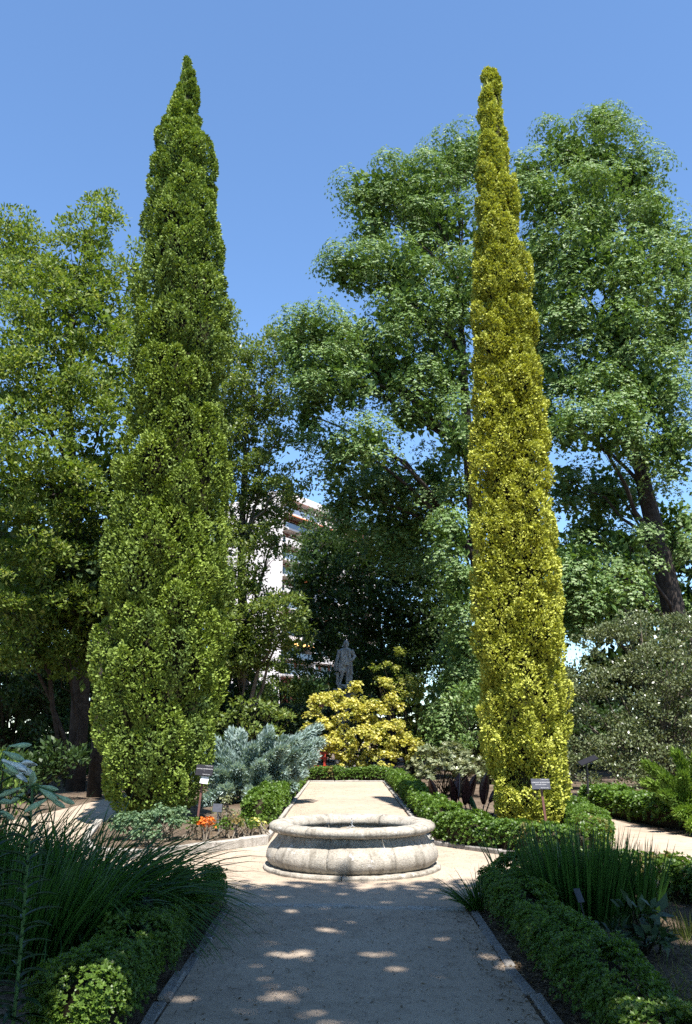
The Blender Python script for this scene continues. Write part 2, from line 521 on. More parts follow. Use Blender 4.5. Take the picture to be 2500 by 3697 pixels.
M['bark'] = plain_mat('dark bark', (.045, .036, .03), .9, .2, .5, 5, .6, 14)
M['bark_pale'] = plain_mat('pale bark', (.17, .145, .12), .85, .2, .4, 7, .5, 18)
M['twig'] = plain_mat('dark twigs', (.032, .027, .016), .95, .1, .4, 10)
M['dry_twig'] = plain_mat('dry twigs', (.20, .17, .13), .9, .1, .35, 12)
M['label_dark'] = plain_mat('dark plaque', (.018, .018, .022), .75, .1, .2, 20)
M['label_grey'] = plain_mat('grey plaque', (.06, .063, .075), .8, .08, .2, 20)
M['letter'] = plain_mat('letters', (.42, .42, .42), .6, .3, .1, 20)
M['brown_post'] = plain_mat('brown paint', (.16, .075, .06), .5, .4, .2, 12)
M['paper'] = plain_mat('white paper', (.8, .8, .8), .8, .2, .04, 12)
M['steel'] = plain_mat('grey metal', (.22, .23, .24), .4, .5, .15, 20, metal=.6)
M['black_metal'] = plain_mat('black metal', (.02, .02, .022), .45, .5, .2, 20)
M['cream'] = plain_mat('cream plastic', (.55, .53, .45), .5, .4, .1, 10)
M['red_paint'] = plain_mat('red paint', (.30, .035, .018), .5, .4, .2, 12)
M['old_stake'] = plain_mat('old wood stake', (.16, .12, .09), .9, .1, .3, 16)
M['petal'] = plain_mat('white petal', (.78, .80, .74), .5, .3, .05, 12)
M['bud'] = plain_mat('green bud', (.34, .46, .27), .5, .3, .22, 22)
M['lily_stem'] = plain_mat('lily stem', (.07, .14, .04), .5, .3, .2, 12)
M['canna'] = plain_mat('dark red leaf', (.055, .018, .016), .35, .5, .35, 9)
M['canna_green'] = plain_mat('green canna leaf', (.06, .13, .05), .4, .5, .3, 9)
M['white_wall'] = plain_mat('white render', (.74, .67, .63), .85, .2, .06, .3)
M['slab'] = plain_mat('pale concrete', (.62, .57, .54), .85, .2, .08, .5)
M['red_wall'] = plain_mat('red brown wall', (.16, .055, .04), .85, .2, .15, .6)
M['glass_rail'] = plain_mat('blue grey glass', (.16, .21, .27), .15, .7, .12, .4)
M['pane'] = plain_mat('window glass', (.04, .05, .065), .08, .8, .3, .3)
M['awning'] = plain_mat('orange awning', (.62, .17, .07), .8, .2, .1, 1)
M['awning_yellow'] = plain_mat('yellow awning', (.80, .42, .12), .8, .2, .1, 1)
M['core_shade'] = plain_mat('blackened inner core', (.022, .022, .010), .95, .1, .5, 5, .8, 10)  # darkened so the gaps in the cypress crowns read as shade

def soil_mat():
    m, nt, b, out = new_mat('soil')
    p = geo_pos(nt)
    a = noise(nt, 0.7, 6, .6, p); f = noise(nt, 14, 5, .7, p)
    c = ramp(nt, [(.3, (.085, .062, .044)), (.55, (.15, .115, .082)), (.75, (.24, .195, .145))], a)
    g = ramp(nt, [(.35, (.45, .42, .40)), (.5, (.9, .9, .9)), (.68, (1.5, 1.4, 1.25))], f)
    nt.links.new(mixc(nt, 1.0, c, g, 'MULTIPLY'), b.inputs['Base Color'])
    b.inputs['Roughness'].default_value = .95; b.inputs['Specular IOR Level'].default_value = .1
    bump(nt, b, noise(nt, 22, 6, .7, p), .9, .05)
    return m
M['soil'] = soil_mat()

def sand_mat():
    m, nt, b, out = new_mat('packed sand')
    p = geo_pos(nt)
    a = noise(nt, 0.5, 5, .6, p); f = noise(nt, 60, 3, .7, p); s = noise(nt, 5, 6, .65, p)
    c = ramp(nt, [(.3, (.285, .23, .175)), (.5, (.355, .285, .212)), (.72, (.405, .335, .255))], a)
    g = ramp(nt, [(.25, (.70, .68, .66)), (.5, (1, 1, 1)), (.75, (1.06, 1.05, 1.04))], s)
    h = ramp(nt, [(.28, (.84, .83, .82)), (.42, (1, 1, 1)), (.7, (1.03, 1.03, 1.03))], f)
    nt.links.new(mixc(nt, 1.0, mixc(nt, 1.0, c, g, 'MULTIPLY'), h, 'MULTIPLY'), b.inputs['Base Color'])
    b.inputs['Roughness'].default_value = .95; b.inputs['Specular IOR Level'].default_value = .12
    bump(nt, b, f, .15, .008)
    return m
M['sand'] = sand_mat()

def granite_mat(name, base, stain, lich):
    m, nt, b, out = new_mat(name)
    p = geo_pos(nt)
    a = noise(nt, 3.0, 6, .65, p); f = noise(nt, 55, 3, .7, p); l = noise(nt, 8, 6, .7, p)
    mp = nt.nodes.new('ShaderNodeMapping'); mp.inputs['Scale'].default_value = (9, 9, 1.1)
    nt.links.new(p, mp.inputs['Vector'])
    st = noise(nt, 1.0, 5, .6, mp.outputs[0])
    c = ramp(nt, [(.3, tuple(x * .72 for x in base)), (.5, base), (.72, tuple(min(1, x * 1.18) for x in base))], a)
    c = mixc(nt, ramp(nt, [(.50, (0, 0, 0)), (.68, (.75, .75, .75))], st), c, stain)
    c = mixc(nt, ramp(nt, [(.60, (0, 0, 0)), (.66, (1, 1, 1))], l), c, lich)
    g = ramp(nt, [(.30, (.55, .54, .53)), (.48, (1, 1, 1)), (.75, (1.12, 1.12, 1.1))], f)
    nt.links.new(mixc(nt, 1.0, c, g, 'MULTIPLY'), b.inputs['Base Color'])
    b.inputs['Roughness'].default_value = .9; b.inputs['Specular IOR Level'].default_value = .2
    bump(nt, b, noise(nt, 40, 5, .7, p), .7, .015)
    return m
M['granite'] = granite_mat('weathered granite', (.35, .318, .262), (.15, .132, .10), (.50, .475, .43))
M['granite_dark'] = granite_mat('mossy granite', (.20, .165, .11), (.09, .075, .05), (.26, .23, .16))
M['kerb_pale'] = granite_mat('pale kerb stone', (.36, .335, .29), (.2, .18, .15), (.44, .41, .37))
M['kerb_grey'] = granite_mat('grey kerb stone', (.22, .205, .185), (.15, .14, .125), (.40, .39, .37))
M['statue'] = granite_mat('statue stone', (.42, .41, .39), (.14, .14, .135), (.55, .53, .5))

def water_mat():
    m, nt, b, out = new_mat('fountain water')
    b.inputs['Base Color'].default_value = (.035, .035, .025, 1)
    b.inputs['Roughness'].default_value = .06
    b.inputs['Specular IOR Level'].default_value = .7
    bump(nt, b, noise(nt, 25, 3, .5, geo_pos(nt)), .35, .01)
    return m
M['water'] = water_mat()
M['spray'], _nt, _b, _o = new_mat('splashing water')
_b.inputs['Base Color'].default_value = (.85, .88, .9, 1); _b.inputs['Roughness'].default_value = .1
_b.inputs['Transmission Weight'].default_value = .6

# ---------------------------------------------------------------- helpers: foliage
def diamonds(P, D, N, L, W, mid=.45, fold=.10):
    S = unit(np.cross(D, N))
    N2 = unit(np.cross(S, D))
    L = np.broadcast_to(np.asarray(L, float), (len(P),))[:, None]
    W = np.broadcast_to(np.asarray(W, float), (len(P),))[:, None]
    c = P + D * L * mid + N2 * W * fold
    return np.stack([P, c + S * W * .5, P + D * L, c - S * W * .5], 1)

UP = np.array([0, 0, 1.0])

def pinnate(P, D, N, L, nl, ll, lw, droop):
    """feathered leaves: a drooping rib with leaflets on both sides and one at its tip"""
    S = unit(np.cross(D, N)); n = len(P)
    L = np.broadcast_to(np.asarray(L, float), (n,))[:, None]
    out = []; rn = []
    base = rng.random(n)
    for j in range(1, nl + 1):
        t = j / nl
        pos = P + D * L * t - UP * (droop * t * t) * L
        tan = unit(D - UP * (2 * droop * t))
        Nn = unit(np.cross(S, tan))
        for sd in (-1, 1):
            d = unit(S * sd * .85 + tan * .55 - UP * .25 + rng.normal(size=(n, 3)) * .12)
            out.append(diamonds(pos, d, Nn + rng.normal(size=(n, 3)) * .18, ll * (1.1 - .3 * t), lw))
            rn.append(np.clip(base + rng.normal(size=n) * .15, 0, 1))
    out.append(diamonds(P + D * L - UP * droop * L, unit(D - UP * 2 * droop), unit(N + rng.normal(size=(n, 3)) * .2), ll, lw))
    rn.append(base)
    return np.concatenate(out), np.concatenate(rn)

def clump(c, r, n, st):
    """the leaves of one spray of foliage round c; returns quads, rnd"""
    k = st['kind']; L = st['L']; W = st['W']
    r3 = np.array([r, r, r * st.get('flat', .75)])
    d = sphere_dirs(n)
    d[:, 2] = np.where(d[:, 2] < -.3, -d[:, 2], d[:, 2])
    rad = rng.random(n)[:, None] ** .36
    P = c + d * rad * r3
    size = rng.uniform(.75, 1.2, n)
    if k == 'pinnate':
        rho = np.hypot(d[:, 0], d[:, 1]) * rad[:, 0]; lay = np.where(rng.random(n) < .25, rng.random(n) * .5, 0)                 # an umbrella of arching leaves
        P[:, 2] = c[2] + r * (.42 - .95 * rho ** 2 - lay + rng.normal(size=n) * .10)
        h = d * np.array([1, 1, .35]) + UP * .15 + rng.normal(size=(n, 3)) * .3
        D = unit(h)
        return pinnate(P, D, unit(UP + d * .5 + rng.normal(size=(n, 3)) * .25), L * size, st.get('nl', 5), st['ll'], W, st.get('droop', .45))
    if k == 'leaf':
        D = unit(d * .7 + rng.normal(size=(n, 3)) * .6 + UP * st.get('up', -.1))
        N = unit(UP * .9 + d * .5 + rng.normal(size=(n, 3)) * st.get('mess', .7))
        return diamonds(P, D, N, L * size, W * size), rng.random(n)
    if k == 'rosette':
        m = st.get('m', 7)
        Q = []; rn = []
        ax = unit(d * .7 + UP * .7 + rng.normal(size=(n, 3)) * .3)
        b = rng.random(n)
        a0 = rng.random(n) * 6.28
        t1 = unit(np.cross(ax, np.array([.3, .8, .1]))); t2 = np.cross(ax, t1)
        for j in range(m):
            a = (a0 + 6.283 * j / m + rng.normal(size=n) * .2)[:, None]
            e = t1 * np.cos(a) + t2 * np.sin(a)
            D = unit(e * 1.0 + ax * st.get('cup', .7) + rng.normal(size=(n, 3)) * .15)
            Q.append(diamonds(P, D, unit(ax - e * .5), L * size, W * size, .6))
            rn.append(np.clip(b + rng.normal(size=n) * .22, 0, 1))
        return np.concatenate(Q), np.concatenate(rn)
    raise ValueError(k)

def gap_mask(P):
    """true where a leaf sits in one of the crown's sun gaps"""
    s = np.array(to_sun)
    bad = np.zeros(len(P), bool)
    for x, y, z, r in GAPS:
        v = P - np.array([x, y, z])
        t = v @ s
        d2 = (v * v).sum(1) - t * t
        bad |= (d2 < r * r) & (t > 3)
    return bad

def bez(a, b, c, n):
    return [tuple((1 - t) ** 2 * np.array(a) + 2 * t * (1 - t) * np.array(b) + t * t * np.array(c)) for t in np.linspace(0, 1, n)]

def tree(name, label, trunk, trad, lobes, st, mat, bark, k=.8, rsub=.55, nper=50, group=None, gaps=False, limbs=True, tintp=.3, sub_limbs=True, back=.7, core=.8, fill=0, fs=(.26, .14), thin=1.0, split=0, jag=.0, zs=1.15, grow=1.25):
    """trunk: world points from the ground up; lobes: the crown's big masses (x, y, z, rx, ry, rz)"""
    t = thing(name, label, 'tree', trunk[0], group)
    g = Geo(); g.tube(trunk, trad, 10); g.build('trunk', bark, t, smooth=True)
    Qs = []; Rn = []; Ti = []
    tp = np.array(trunk, float)
    masses = [(l, True) for l in lobes]
    if split:                                   # break every big mass into smaller uneven ones
        masses = []
        for l in lobes:
            for q in range(split):
                s_ = rng.uniform(.38, .8, 3); s_[2] *= zs
                o_ = sphere_dirs(1)[0] * rng.uniform(.3, .95)
                masses.append(((l[0] + o_[0] * l[3], l[1] + o_[1] * l[4], l[2] + o_[2] * l[5] * zs, l[3] * s_[0], l[4] * s_[1], l[5] * s_[2]), q == 0))
    LC = np.array([m_[0][:3] for m_ in masses]); LR = np.array([m_[0][3:] for m_ in masses]) * grow
    LR[:, 2] *= zs
    for li, ((x, y, z, rx, ry, rz), lim) in enumerate(masses):
        c = np.array([x, y, z]); r3 = LR[li]; rx, ry, rz = r3
        ns = max(6, int(k * (rx * ry + rx * rz + ry * rz) / rsub ** 2))
        dd = sphere_dirs(ns)
        flip = (dd[:, 1] > .2) & (rng.random(ns) > back)
        dd[flip, 1] *= -1
        cs = c + dd * r3
        w_ = .5 * np.sin(cs[:, 0] * 1.9 + cs[:, 2] * 1.1 + li) * np.sin(cs[:, 2] * 2.3 + cs[:, 1]) + .5 * np.sin(cs[:, 0] * 4.1 - cs[:, 1] * 3.3) * np.sin(cs[:, 2] * 4.7 + 1)
        fr = (rng.uniform(core, 1.0 + jag, ns) * (1 + .28 * w_))[:, None]
        cs = c + dd * fr * r3
        if len(masses) > 1:                      # what ended up deep inside a neighbouring mass is not needed
            q_ = (((cs[:, None, :] - LC[None]) / LR[None]) ** 2).sum(2)
            q_[:, li] = 9
            cs = cs[(q_.min(1) > .5) | (rng.random(len(cs)) < .08)]
        if limbs and lim:
            lo = tp[:, 2] < z - .35 * np.hypot(tp[:, 0] - x, tp[:, 1] - y)
            i = int(np.argmin(np.where(lo, np.linalg.norm(tp - c, axis=1), 1e6 + tp[:, 2])))
            a = tp[i]
            midp = (a + c) / 2 + np.array([0, 0, .22 * np.linalg.norm(c - a) * (1 if z > a[2] else .5)])
            midp[:2] = a[:2] + (c[:2] - a[:2]) * .42
            ln = float(np.linalg.norm(c - a))
            r0 = min(.6 * trad[i], .014 * ln + .02) * thin
            g = Geo()
            pts = bez(a, midp, c, 7)
            pts = [tuple(np.array(q) + (rng.normal(size=3) * .03 * ln * .5 if 0 < j < 6 else 0)) for j, q in enumerate(pts)]
            g.tube(pts, list(np.linspace(r0, .025, 7)), 6, False)
            if sub_limbs:
                for q in cs[::3]:
                    e = np.array(pts[rng.integers(3, 7)])
                    g.tube([tuple(e), tuple((e + q) / 2 + rng.normal(size=3) * .06), tuple(q)], [.02, .014, .006], 3, False)
            g.build('limb', bark, t, smooth=True)
        if fill:
            nf = int(fill * (rx * ry + rx * rz + ry * rz))
            Pf = c + sphere_dirs(nf) * rng.random(nf)[:, None] ** .45 * r3 * .86 + np.array([0, .5, -.1])
            Qs.append(diamonds(Pf, sphere_dirs(nf), unit(UP * .8 + rng.normal(size=(nf, 3)) * .6), fs[0] * rng.uniform(.7, 1.2, nf), fs[1]))
            Rn.append(rng.random(nf) * .6); Ti.append(rng.random(nf) * .4)
        for q in cs:
            rr = rsub * rng.uniform(.7, 1.25)
            n = max(4, int(nper * rng.uniform(.7, 1.3)))
            Q, rn = clump(q, rr, n, st)
            Qs.append(Q); Rn.append(rn)
            Ti.append(np.full(len(Q), np.clip(rng.normal(tintp, .25), 0, 1)))
    Q = np.concatenate(Qs); Rn = np.concatenate(Rn); Ti = np.concatenate(Ti)
    if gaps:
        keep = ~gap_mask(Q.mean(1)); Q, Rn, Ti = Q[keep], Rn[keep], Ti[keep]
    cloud('crown', Q, Rn, Ti, mat, t)
    return t

def shrub(name, label, base, lobes, st, mat, stem_mat, k=.9, rsub=.25, nper=40, group=None, cat='shrub', stems=6, tintp=.3, core=.6):
    t = thing(name, label, cat, base, group)
    g = Geo()
    Qs = []; Rn = []; Ti = []
    allc = []
    for (x, y, z, rx, ry, rz) in lobes:
        c = np.array([x, y, z]); r3 = np.array([rx, ry, rz])
        ns = max(4, int(k * (rx * ry + rx * rz + ry * rz) / rsub ** 2))
        dd = sphere_dirs(ns)
        dd[:, 2] = np.where((dd[:, 2] < -.5), -dd[:, 2], dd[:, 2])
        cs = c + dd * rng.uniform(core, 1., ns)[:, None] * r3
        cs[:, 2] = np.maximum(cs[:, 2], .06)
        allc.append(cs)
        for q in cs:
            Q, rn = clump(q, rsub * rng.uniform(.7, 1.25), max(3, int(nper * rng.uniform(.7, 1.3))), st)
            Qs.append(Q); Rn.append(rn); Ti.append(np.full(len(Q), np.clip(rng.normal(tintp, .25), 0, 1)))
    allc = np.concatenate(allc)
    for i in rng.permutation(len(allc))[:stems * 5]:
        q = allc[i]; b = np.array(base, float) + np.array([rng.normal() * .08, rng.normal() * .08, 0])
        m = (b * .5 + q * .5) + np.array([0, 0, .15 * abs(q[2] - b[2])])
        hh = max(.012, .012 * np.linalg.norm(q - b))
        g.tube(bez(b, m, q, 5), list(np.linspace(hh, .006, 5)), 4, False)
    g.build('stems', stem_mat, t, smooth=True)
    cloud('foliage', np.concatenate(Qs), np.concatenate(Rn), np.concatenate(Ti), mat, t)
    return t

def resample(pts, step):
    p = np.array(pts, float)
    seg = np.linalg.norm(np.diff(p, axis=0), axis=1)
    s = np.concatenate([[0], np.cumsum(seg)])
    n = max(2, int(s[-1] / step) + 1)
    u = np.linspace(0, s[-1], n)
    return np.stack([np.interp(u, s, p[:, i]) for i in range(p.shape[1])], 1), u

def hedge(name, label, pts, w, h, L, W, nros, mat, m=6, z0=0.0, lump=.16, gaps_at=(), group='clipped box hedges', tintp=.25, dry=None, cat='hedge', square=.45):
    """pts: centre line; nros: rosettes of leaves per metre"""
    c, u = resample(pts, .05)
    tot = u[-1]
    tan = unit(np.gradient(c, axis=0)); nrm = np.stack([-tan[:, 1], tan[:, 0]], 1)
    ph = rng.random(6) * 6.28
    def size(s):
        f = 1 + lump * (.5 * np.sin(s * 2.6 + ph[0]) + .45 * np.sin(s * 5.3 + ph[1]) + .35 * np.sin(s * 9.1 + ph[2]))
        e = np.minimum(1, np.minimum(s, tot - s) / .12 + .55)
        for a, b, f2 in gaps_at:
            e = np.where((s > a) & (s < b), e * f2, e)
        return f * e
    t = thing(name, label, cat, (float(c[0, 0]), float(c[0, 1]), z0), group)
    # the dark twiggy inside
    g = Geo(); V = []; F = []; K = 9
    idx = np.arange(5, len(c) - 5, 3)
    if len(idx) < 2: idx = np.array([0, len(c) - 1])
    for j, i in enumerate(idx):
        f = float(size(u[i]))
        for q in range(K):
            a = math.pi * q / (K - 1)
            cx = np.sign(math.cos(a)) * abs(math.cos(a)) ** square; cz = abs(math.sin(a)) ** square
            V.append((c[i, 0] + nrm[i, 0] * cx * w * .31 * f, c[i, 1] + nrm[i, 1] * cx * w * .31 * f, z0 + .02 + cz * h * .66 * f))
        if j:
            for q in range(K - 1): F.append(((j - 1) * K + q, (j - 1) * K + q + 1, j * K + q + 1, j * K + q))
    F.append(tuple(range(K))); F.append(tuple(range((len(idx) - 1) * K, len(idx) * K)))
    g.add(V, F).build('twigs', M['twig'], t)
    n = int(nros * tot)
    s = rng.random(n) * tot
    i = np.clip((s / tot * (len(c) - 1)).astype(int), 0, len(c) - 1)
    # a few rosettes close the two ends
    a = math.pi * rng.random(n)
    ca, sa = np.cos(a), np.sin(a)
    cx = np.sign(ca) * np.abs(ca) ** square; cz = np.abs(sa) ** square
    ends = (s < .1) | (s > tot - .1)
    shrink = np.where(ends, rng.random(n) ** .6, 1 - np.abs(rng.normal(size=n)) * .07)
    ne = int(nros * .16)                       # the two end faces get leaves of their own
    s[:ne] = rng.uniform(.0, .06, ne); s[ne:2 * ne] = tot - rng.uniform(.0, .06, ne)
    shrink[:2 * ne] = rng.random(2 * ne) ** .5
    i = np.clip((s / tot * (len(c) - 1)).astype(int), 0, len(c) - 1)
    f = size(s) * shrink * (1 + .05 * np.sin(s * 31 + a * 7))
    P = np.zeros((n, 3))
    P[:, :2] = c[i] + nrm[i] * (cx * w * .5 * f)[:, None]
    P[:, 2] = z0 + .03 + np.maximum(cz * h * f, .0)
    P += rng.normal(size=(n, 3)) * .012
    out = np.zeros((n, 3)); out[:, :2] = nrm[i] * cx[:, None]; out[:, 2] = cz + .15
    out[:ne, :2] -= 1.4 * tan[0]; out[ne:2 * ne, :2] += 1.4 * tan[-1]
    ax = unit(out + UP * .55 + rng.normal(size=(n, 3)) * .35)
    t1 = unit(np.cross(ax, np.array([.31, .77, .13]))); t2 = np.cross(ax, t1)
    b = rng.random(n); a0 = rng.random(n) * 6.28; sz = rng.uniform(.7, 1.2, n)
    tn = np.clip(.5 + .5 * np.sin(s * 4.1 + ph[3]) * np.sin(s * 1.7 + ph[4]) + rng.normal(size=n) * .12, 0, 1) * tintp * 2
    Q = []; Rn = []
    for j in range(m):
        aa = (a0 + 6.283 * j / m)[:, None]
        e = t1 * np.cos(aa) + t2 * np.sin(aa)
        D = unit(e + ax * (.5 + .5 * (j % 2)) + rng.normal(size=(n, 3)) * .2)
        Q.append(diamonds(P, D, unit(ax - e * .4), L * sz, W * sz, .58))
        Rn.append(np.clip(b + rng.normal(size=n) * .2, 0, 1))
    Q = np.concatenate(Q); Rn = np.concatenate(Rn); tn = np.clip(np.tile(tn, m), 0, 1)
    if dry is not None:
        sm = np.tile(s, m); dm = np.zeros(len(sm), bool)
        for a_, b_ in dry: dm |= (sm > a_) & (sm < b_) & (rng.random(len(sm)) < .75)
        cloud('foliage', Q[~dm], Rn[~dm], tn[~dm], mat, t)
        if dm.any():
            d_ = cloud('dry_foliage', Q[dm], Rn[dm], tn[dm], M['box_dry'], t); d_['label'] = 'dry brown patch of the hedge'
    else:
        cloud('foliage', Q, Rn, tn, mat, t)
    return t

def blades(B, D, L, W, droop, K=5, face=None):
    """arching blades as strips of K-1 four-cornered pieces"""
    n = len(B); L = np.broadcast_to(L, (n,))[:, None]; W = np.broadcast_to(W, (n,))[:, None]; droop = np.broadcast_to(droop, (n,))[:, None]
    S = unit(np.cross(D, UP + rng.normal(size=(n, 3)) * .5))
    H = D * np.array([1, 1, 0]) + 1e-4; H = unit(H)
    ring = []
    for j in range(K):
        t = j / (K - 1)
        p = B + D * L * t + (H * .25 - UP) * droop * L * t ** 2.2
        w = W * (1 - t) ** .6 * .5 + .0008
        ring.append((p - S * w, p + S * w))
    Q = [np.stack([ring[j][0], ring[j][1], ring[j + 1][1], ring[j + 1][0]], 1) for j in range(K - 1)]
    return np.concatenate(Q), K - 1

def grass_clump(name, label, c, rad, n, L, W, lean, droop, mat, group=None, cat='grass clump', bias=(0, 0), tintp=.3, z0=0.0, K=6):
    t = thing(name, label, cat, (c[0], c[1], z0), group)
    a = rng.random(n) * 6.283; r = rad * np.sqrt(rng.random(n))
    B = np.stack([c[0] + np.cos(a) * r, c[1] + np.sin(a) * r, np.full(n, z0)], 1)
    out = np.stack([np.cos(a) * (r / rad) + bias[0] + rng.normal(size=n) * .25, np.sin(a) * (r / rad) + bias[1] + rng.normal(size=n) * .25, np.zeros(n)], 1) * lean
    D = unit(out + UP)
    ln = L * rng.uniform(.55, 1.1, n)
    Q, m = blades(B, D, ln, W * rng.uniform(.7, 1.2, n), droop * rng.uniform(.4, 1.3, n), K)
    b = rng.random(n)
    gb = cloud('blades', Q, np.clip(np.tile(b, m) + rng.normal(size=n * m) * .05, 0, 1), np.clip(np.tile(rng.normal(tintp, .3, n), m), 0, 1), mat, t)
    gb['kind'] = 'stuff'
    return t

def plume_shrub(name, label, base, tips, nsp, L, W, mat, rad=.22, rise=.25, group=None, cat='shrub', tintp=.3, spread=.55, start=.3):
    """a juniper: arching boughs from the base to the given tips, each feathered with narrow sprays"""
    t = thing(name, label, cat, base, group)
    g = Geo(); Qs = []; Rn = []; Ti = []
    b0 = np.array(base, float)
    for tip in tips:
        tip = np.array(tip[:3], float)
        b = b0 + np.array([rng.normal() * .12, rng.normal() * .1, .02])
        ln = np.linalg.norm(tip - b)
        mid = (b + tip) / 2 + np.array([0, 0, rise * ln]); 
        pts = np.array(bez(b, mid, tip, 12))
        g.tube([tuple(p) for p in pts[:10:3]] , [.03, .024, .016, .008], 4, False)
        n = int(nsp * ln)
        u = start + (1 - start) * rng.random(n) ** .8
        f = u * 11; i = np.minimum(f.astype(int), 10); w = (f - i)[:, None]
        C = pts[i] * (1 - w) + pts[i + 1] * w
        T = unit(pts[i + 1] - pts[i])
        rr = rad * (1.15 - .85 * u)
        o = sphere_dirs(n) * (rr * rng.random(n) ** .5)[:, None]
        P = C + o
        P[:, 2] = np.maximum(P[:, 2], .02)
        D = unit(T * .8 + unit(o) * spread + UP * .15 + rng.normal(size=(n, 3)) * .3)
        sz = rng.uniform(.7, 1.3, n)
        Qs.append(diamonds(P, D, unit(UP + unit(o) * .8 + rng.normal(size=(n, 3)) * .4), L * sz, W * sz, .4))
        Rn.append(np.clip(.35 * rng.random(n) + .65 * u * rng.random(n) ** .3, 0, 1)); Ti.append(np.full(n, np.clip(rng.normal(tintp, .25), 0, 1)))
    g.build('boughs', M['twig'], t, smooth=True)
    cloud('foliage', np.concatenate(Qs), np.concatenate(Rn), np.concatenate(Ti), mat, t)
    return t

def sheet(name, outline, z, mat, thick=None):
    g = Geo(); g.add([(x, y, z) for x, y in outline], [tuple(range(len(outline)))])
    return tag(g.build(name, mat), kind='structure')

def text_on(body, size, mat, parent, origin, ax, ay, name='lettering', align='CENTER'):
    cu = bpy.data.curves.new(name, 'FONT'); cu.body = body; cu.size = size; cu.align_x = align; cu.align_y = 'CENTER'
    tmp = bpy.data.objects.new('tmp', cu)
    COL.objects.link(tmp)
    dg = bpy.context.evaluated_depsgraph_get(); dg.update()
    me = bpy.data.meshes.new_from_object(tmp.evaluated_get(dg))
    bpy.data.objects.remove(tmp); 
    o = link(name, me, mat, parent)
    ax = Vector(ax).normalized(); ay = Vector(ay).normalized(); az = ax.cross(ay)
    m = Matrix((ax, ay, az)).transposed().to_4x4(); m.translation = Vector(origin) - Vector(ORG[parent.name])
    o.matrix_local = m
    me.materials.clear(); me.materials.append(mat)
    return o

# ================================================================ THE GROUND
tag(Geo().box((0, 150, -.25), (700, 700, .5)).build('ground', M['soil']), kind='structure')
PATH = [(1.2, -12), (1.2, 9.2), (1.55, 9.95), (2.3, 10.75), (3.2, 11.15), (3.85, 10.5), (4.4, 9.5), (5.2, 8), (6.2, 6), (8.5, 6), (8, 10), (7.2, 13), (6.2, 14.3),
        (5.85, 14.95), (5.5, 17.3), (5.3, 20.4), (5.3, 26), (4.5, 26), (4.75, 20), (4.45, 16.5), (4.1, 14), (3.75, 12.9), (3.4, 12.4), (2.78, 12.35), (1.38, 14.05),
        (1.32, 19.1), (1.33, 32.0), (-1.3, 32.0), (-1.28, 19.6), (-1.24, 14.1), (-2.72, 12.58), (-3.6, 12.75), (-4.2, 14), (-4.8, 17), (-5.0, 20), (-5.2, 26),
        (-6.4, 26), (-6.6, 20), (-6.9, 16), (-7.5, 13), (-9.5, 10), (-8.5, 6.5), (-5.2, 9.3), (-3.6, 10.7), (-2.3, 10.9), (-1.55, 9.9), (-1.15, 9.2), (-1.15, -12)]
sheet('path', PATH, .004, M['sand'])
# the raised soil of the back-left bed
sheet('planting_bed', [(-1.42, 14.25), (-2.72, 12.76), (-3.5, 12.9), (-4.05, 14.1), (-4.65, 17), (-4.85, 20), (-5.05, 26), (-5, 31.8), (-1.42, 31.8), (-1.4, 19)], .07, M['soil'])

def stones(name, pts, length, w, h, mat, sink=.05, gap=.008, jit=.006, label=None):
    """a kerb: a run of separate stones sharing one mesh"""
    root = bpy.data.objects.new(name, None); COL.objects.link(root); tag(root, label, kind='structure')
    root.location = (pts[0][0], pts[0][1], 0); ORG[root.name] = np.array(root.location)
    ms = []
    for v in range(3):
        g = Geo().box((0, 0, 0), (length - gap, w * random.uniform(.94, 1.05), h + sink))
        me = g.mesh('kerb_stone'); bm = bmesh.new(); bm.from_mesh(me)
        for e in bm.verts: e.co += Vector([random.uniform(-.006, .006) for _ in range(3)])
        bmesh.ops.bevel(bm, geom=bm.edges[:] + bm.verts[:], offset=.011, segments=1, affect='EDGES')
        bm.to_mesh(me); bm.free(); me.materials.append(mat); ms.append(me)
    c, u = resample(pts, length)
    for a, b in zip(c[:-1], c[1:]):
        o = bpy.data.objects.new('kerb_stone', random.choice(ms)); COL.objects.link(o); o.parent = root
        m = (a + b) / 2
        o.location = (m[0] - pts[0][0] + random.gauss(0, jit), m[1] - pts[0][1] + random.gauss(0, jit), (h - sink) / 2 + random.gauss(0, jit * .6))
        d = b - a; o.rotation_euler = (random.gauss(0, .01), random.gauss(0, .012), math.atan2(d[1], d[0]) + random.gauss(0, .008))
        o.scale = (np.linalg.norm(d) / length, 1, 1)
    return root
stones('plaza_kerb', [(-2.70, 12.62), (-1.26, 14.16)], .52, .13, .14, M['kerb_pale'])
stones('plaza_kerb', [(-2.80, 12.60), (-3.55, 12.78), (-4.1, 13.95), (-4.7, 16.9)], .62, .14, .12, M['kerb_pale'])
stones('plaza_kerb', [(1.42, 14.12), (2.78, 12.42), (3.3, 12.42)], .60, .12, .07, M['kerb_grey'])
stones('path_kerb', [(-1.33, 14.3), (-1.35, 32.0)], .9, .09, .05, M['kerb_pale'])
stones('path_kerb', [(1.40, 14.35), (1.38, 32.0)], .9, .09, .05, M['kerb_pale'])
stones('path_kerb', [(-1.3, 32.06), (1.35, 32.06)], .8, .10, .05, M['kerb_pale'])
stones('path_kerb', [(-1.20, 9.25), (-1.19, 4.2)], .62, .085, .022, M['kerb_grey'], jit=.010)
stones('path_kerb', [(1.25, 9.0), (1.25, 4.2)], .62, .085, .022, M['kerb_grey'], jit=.010)
stones('path_threshold', [(-1.14, 9.36), (1.2, 9.10)], .58, .17, .012, M['kerb_pale'], jit=.003)

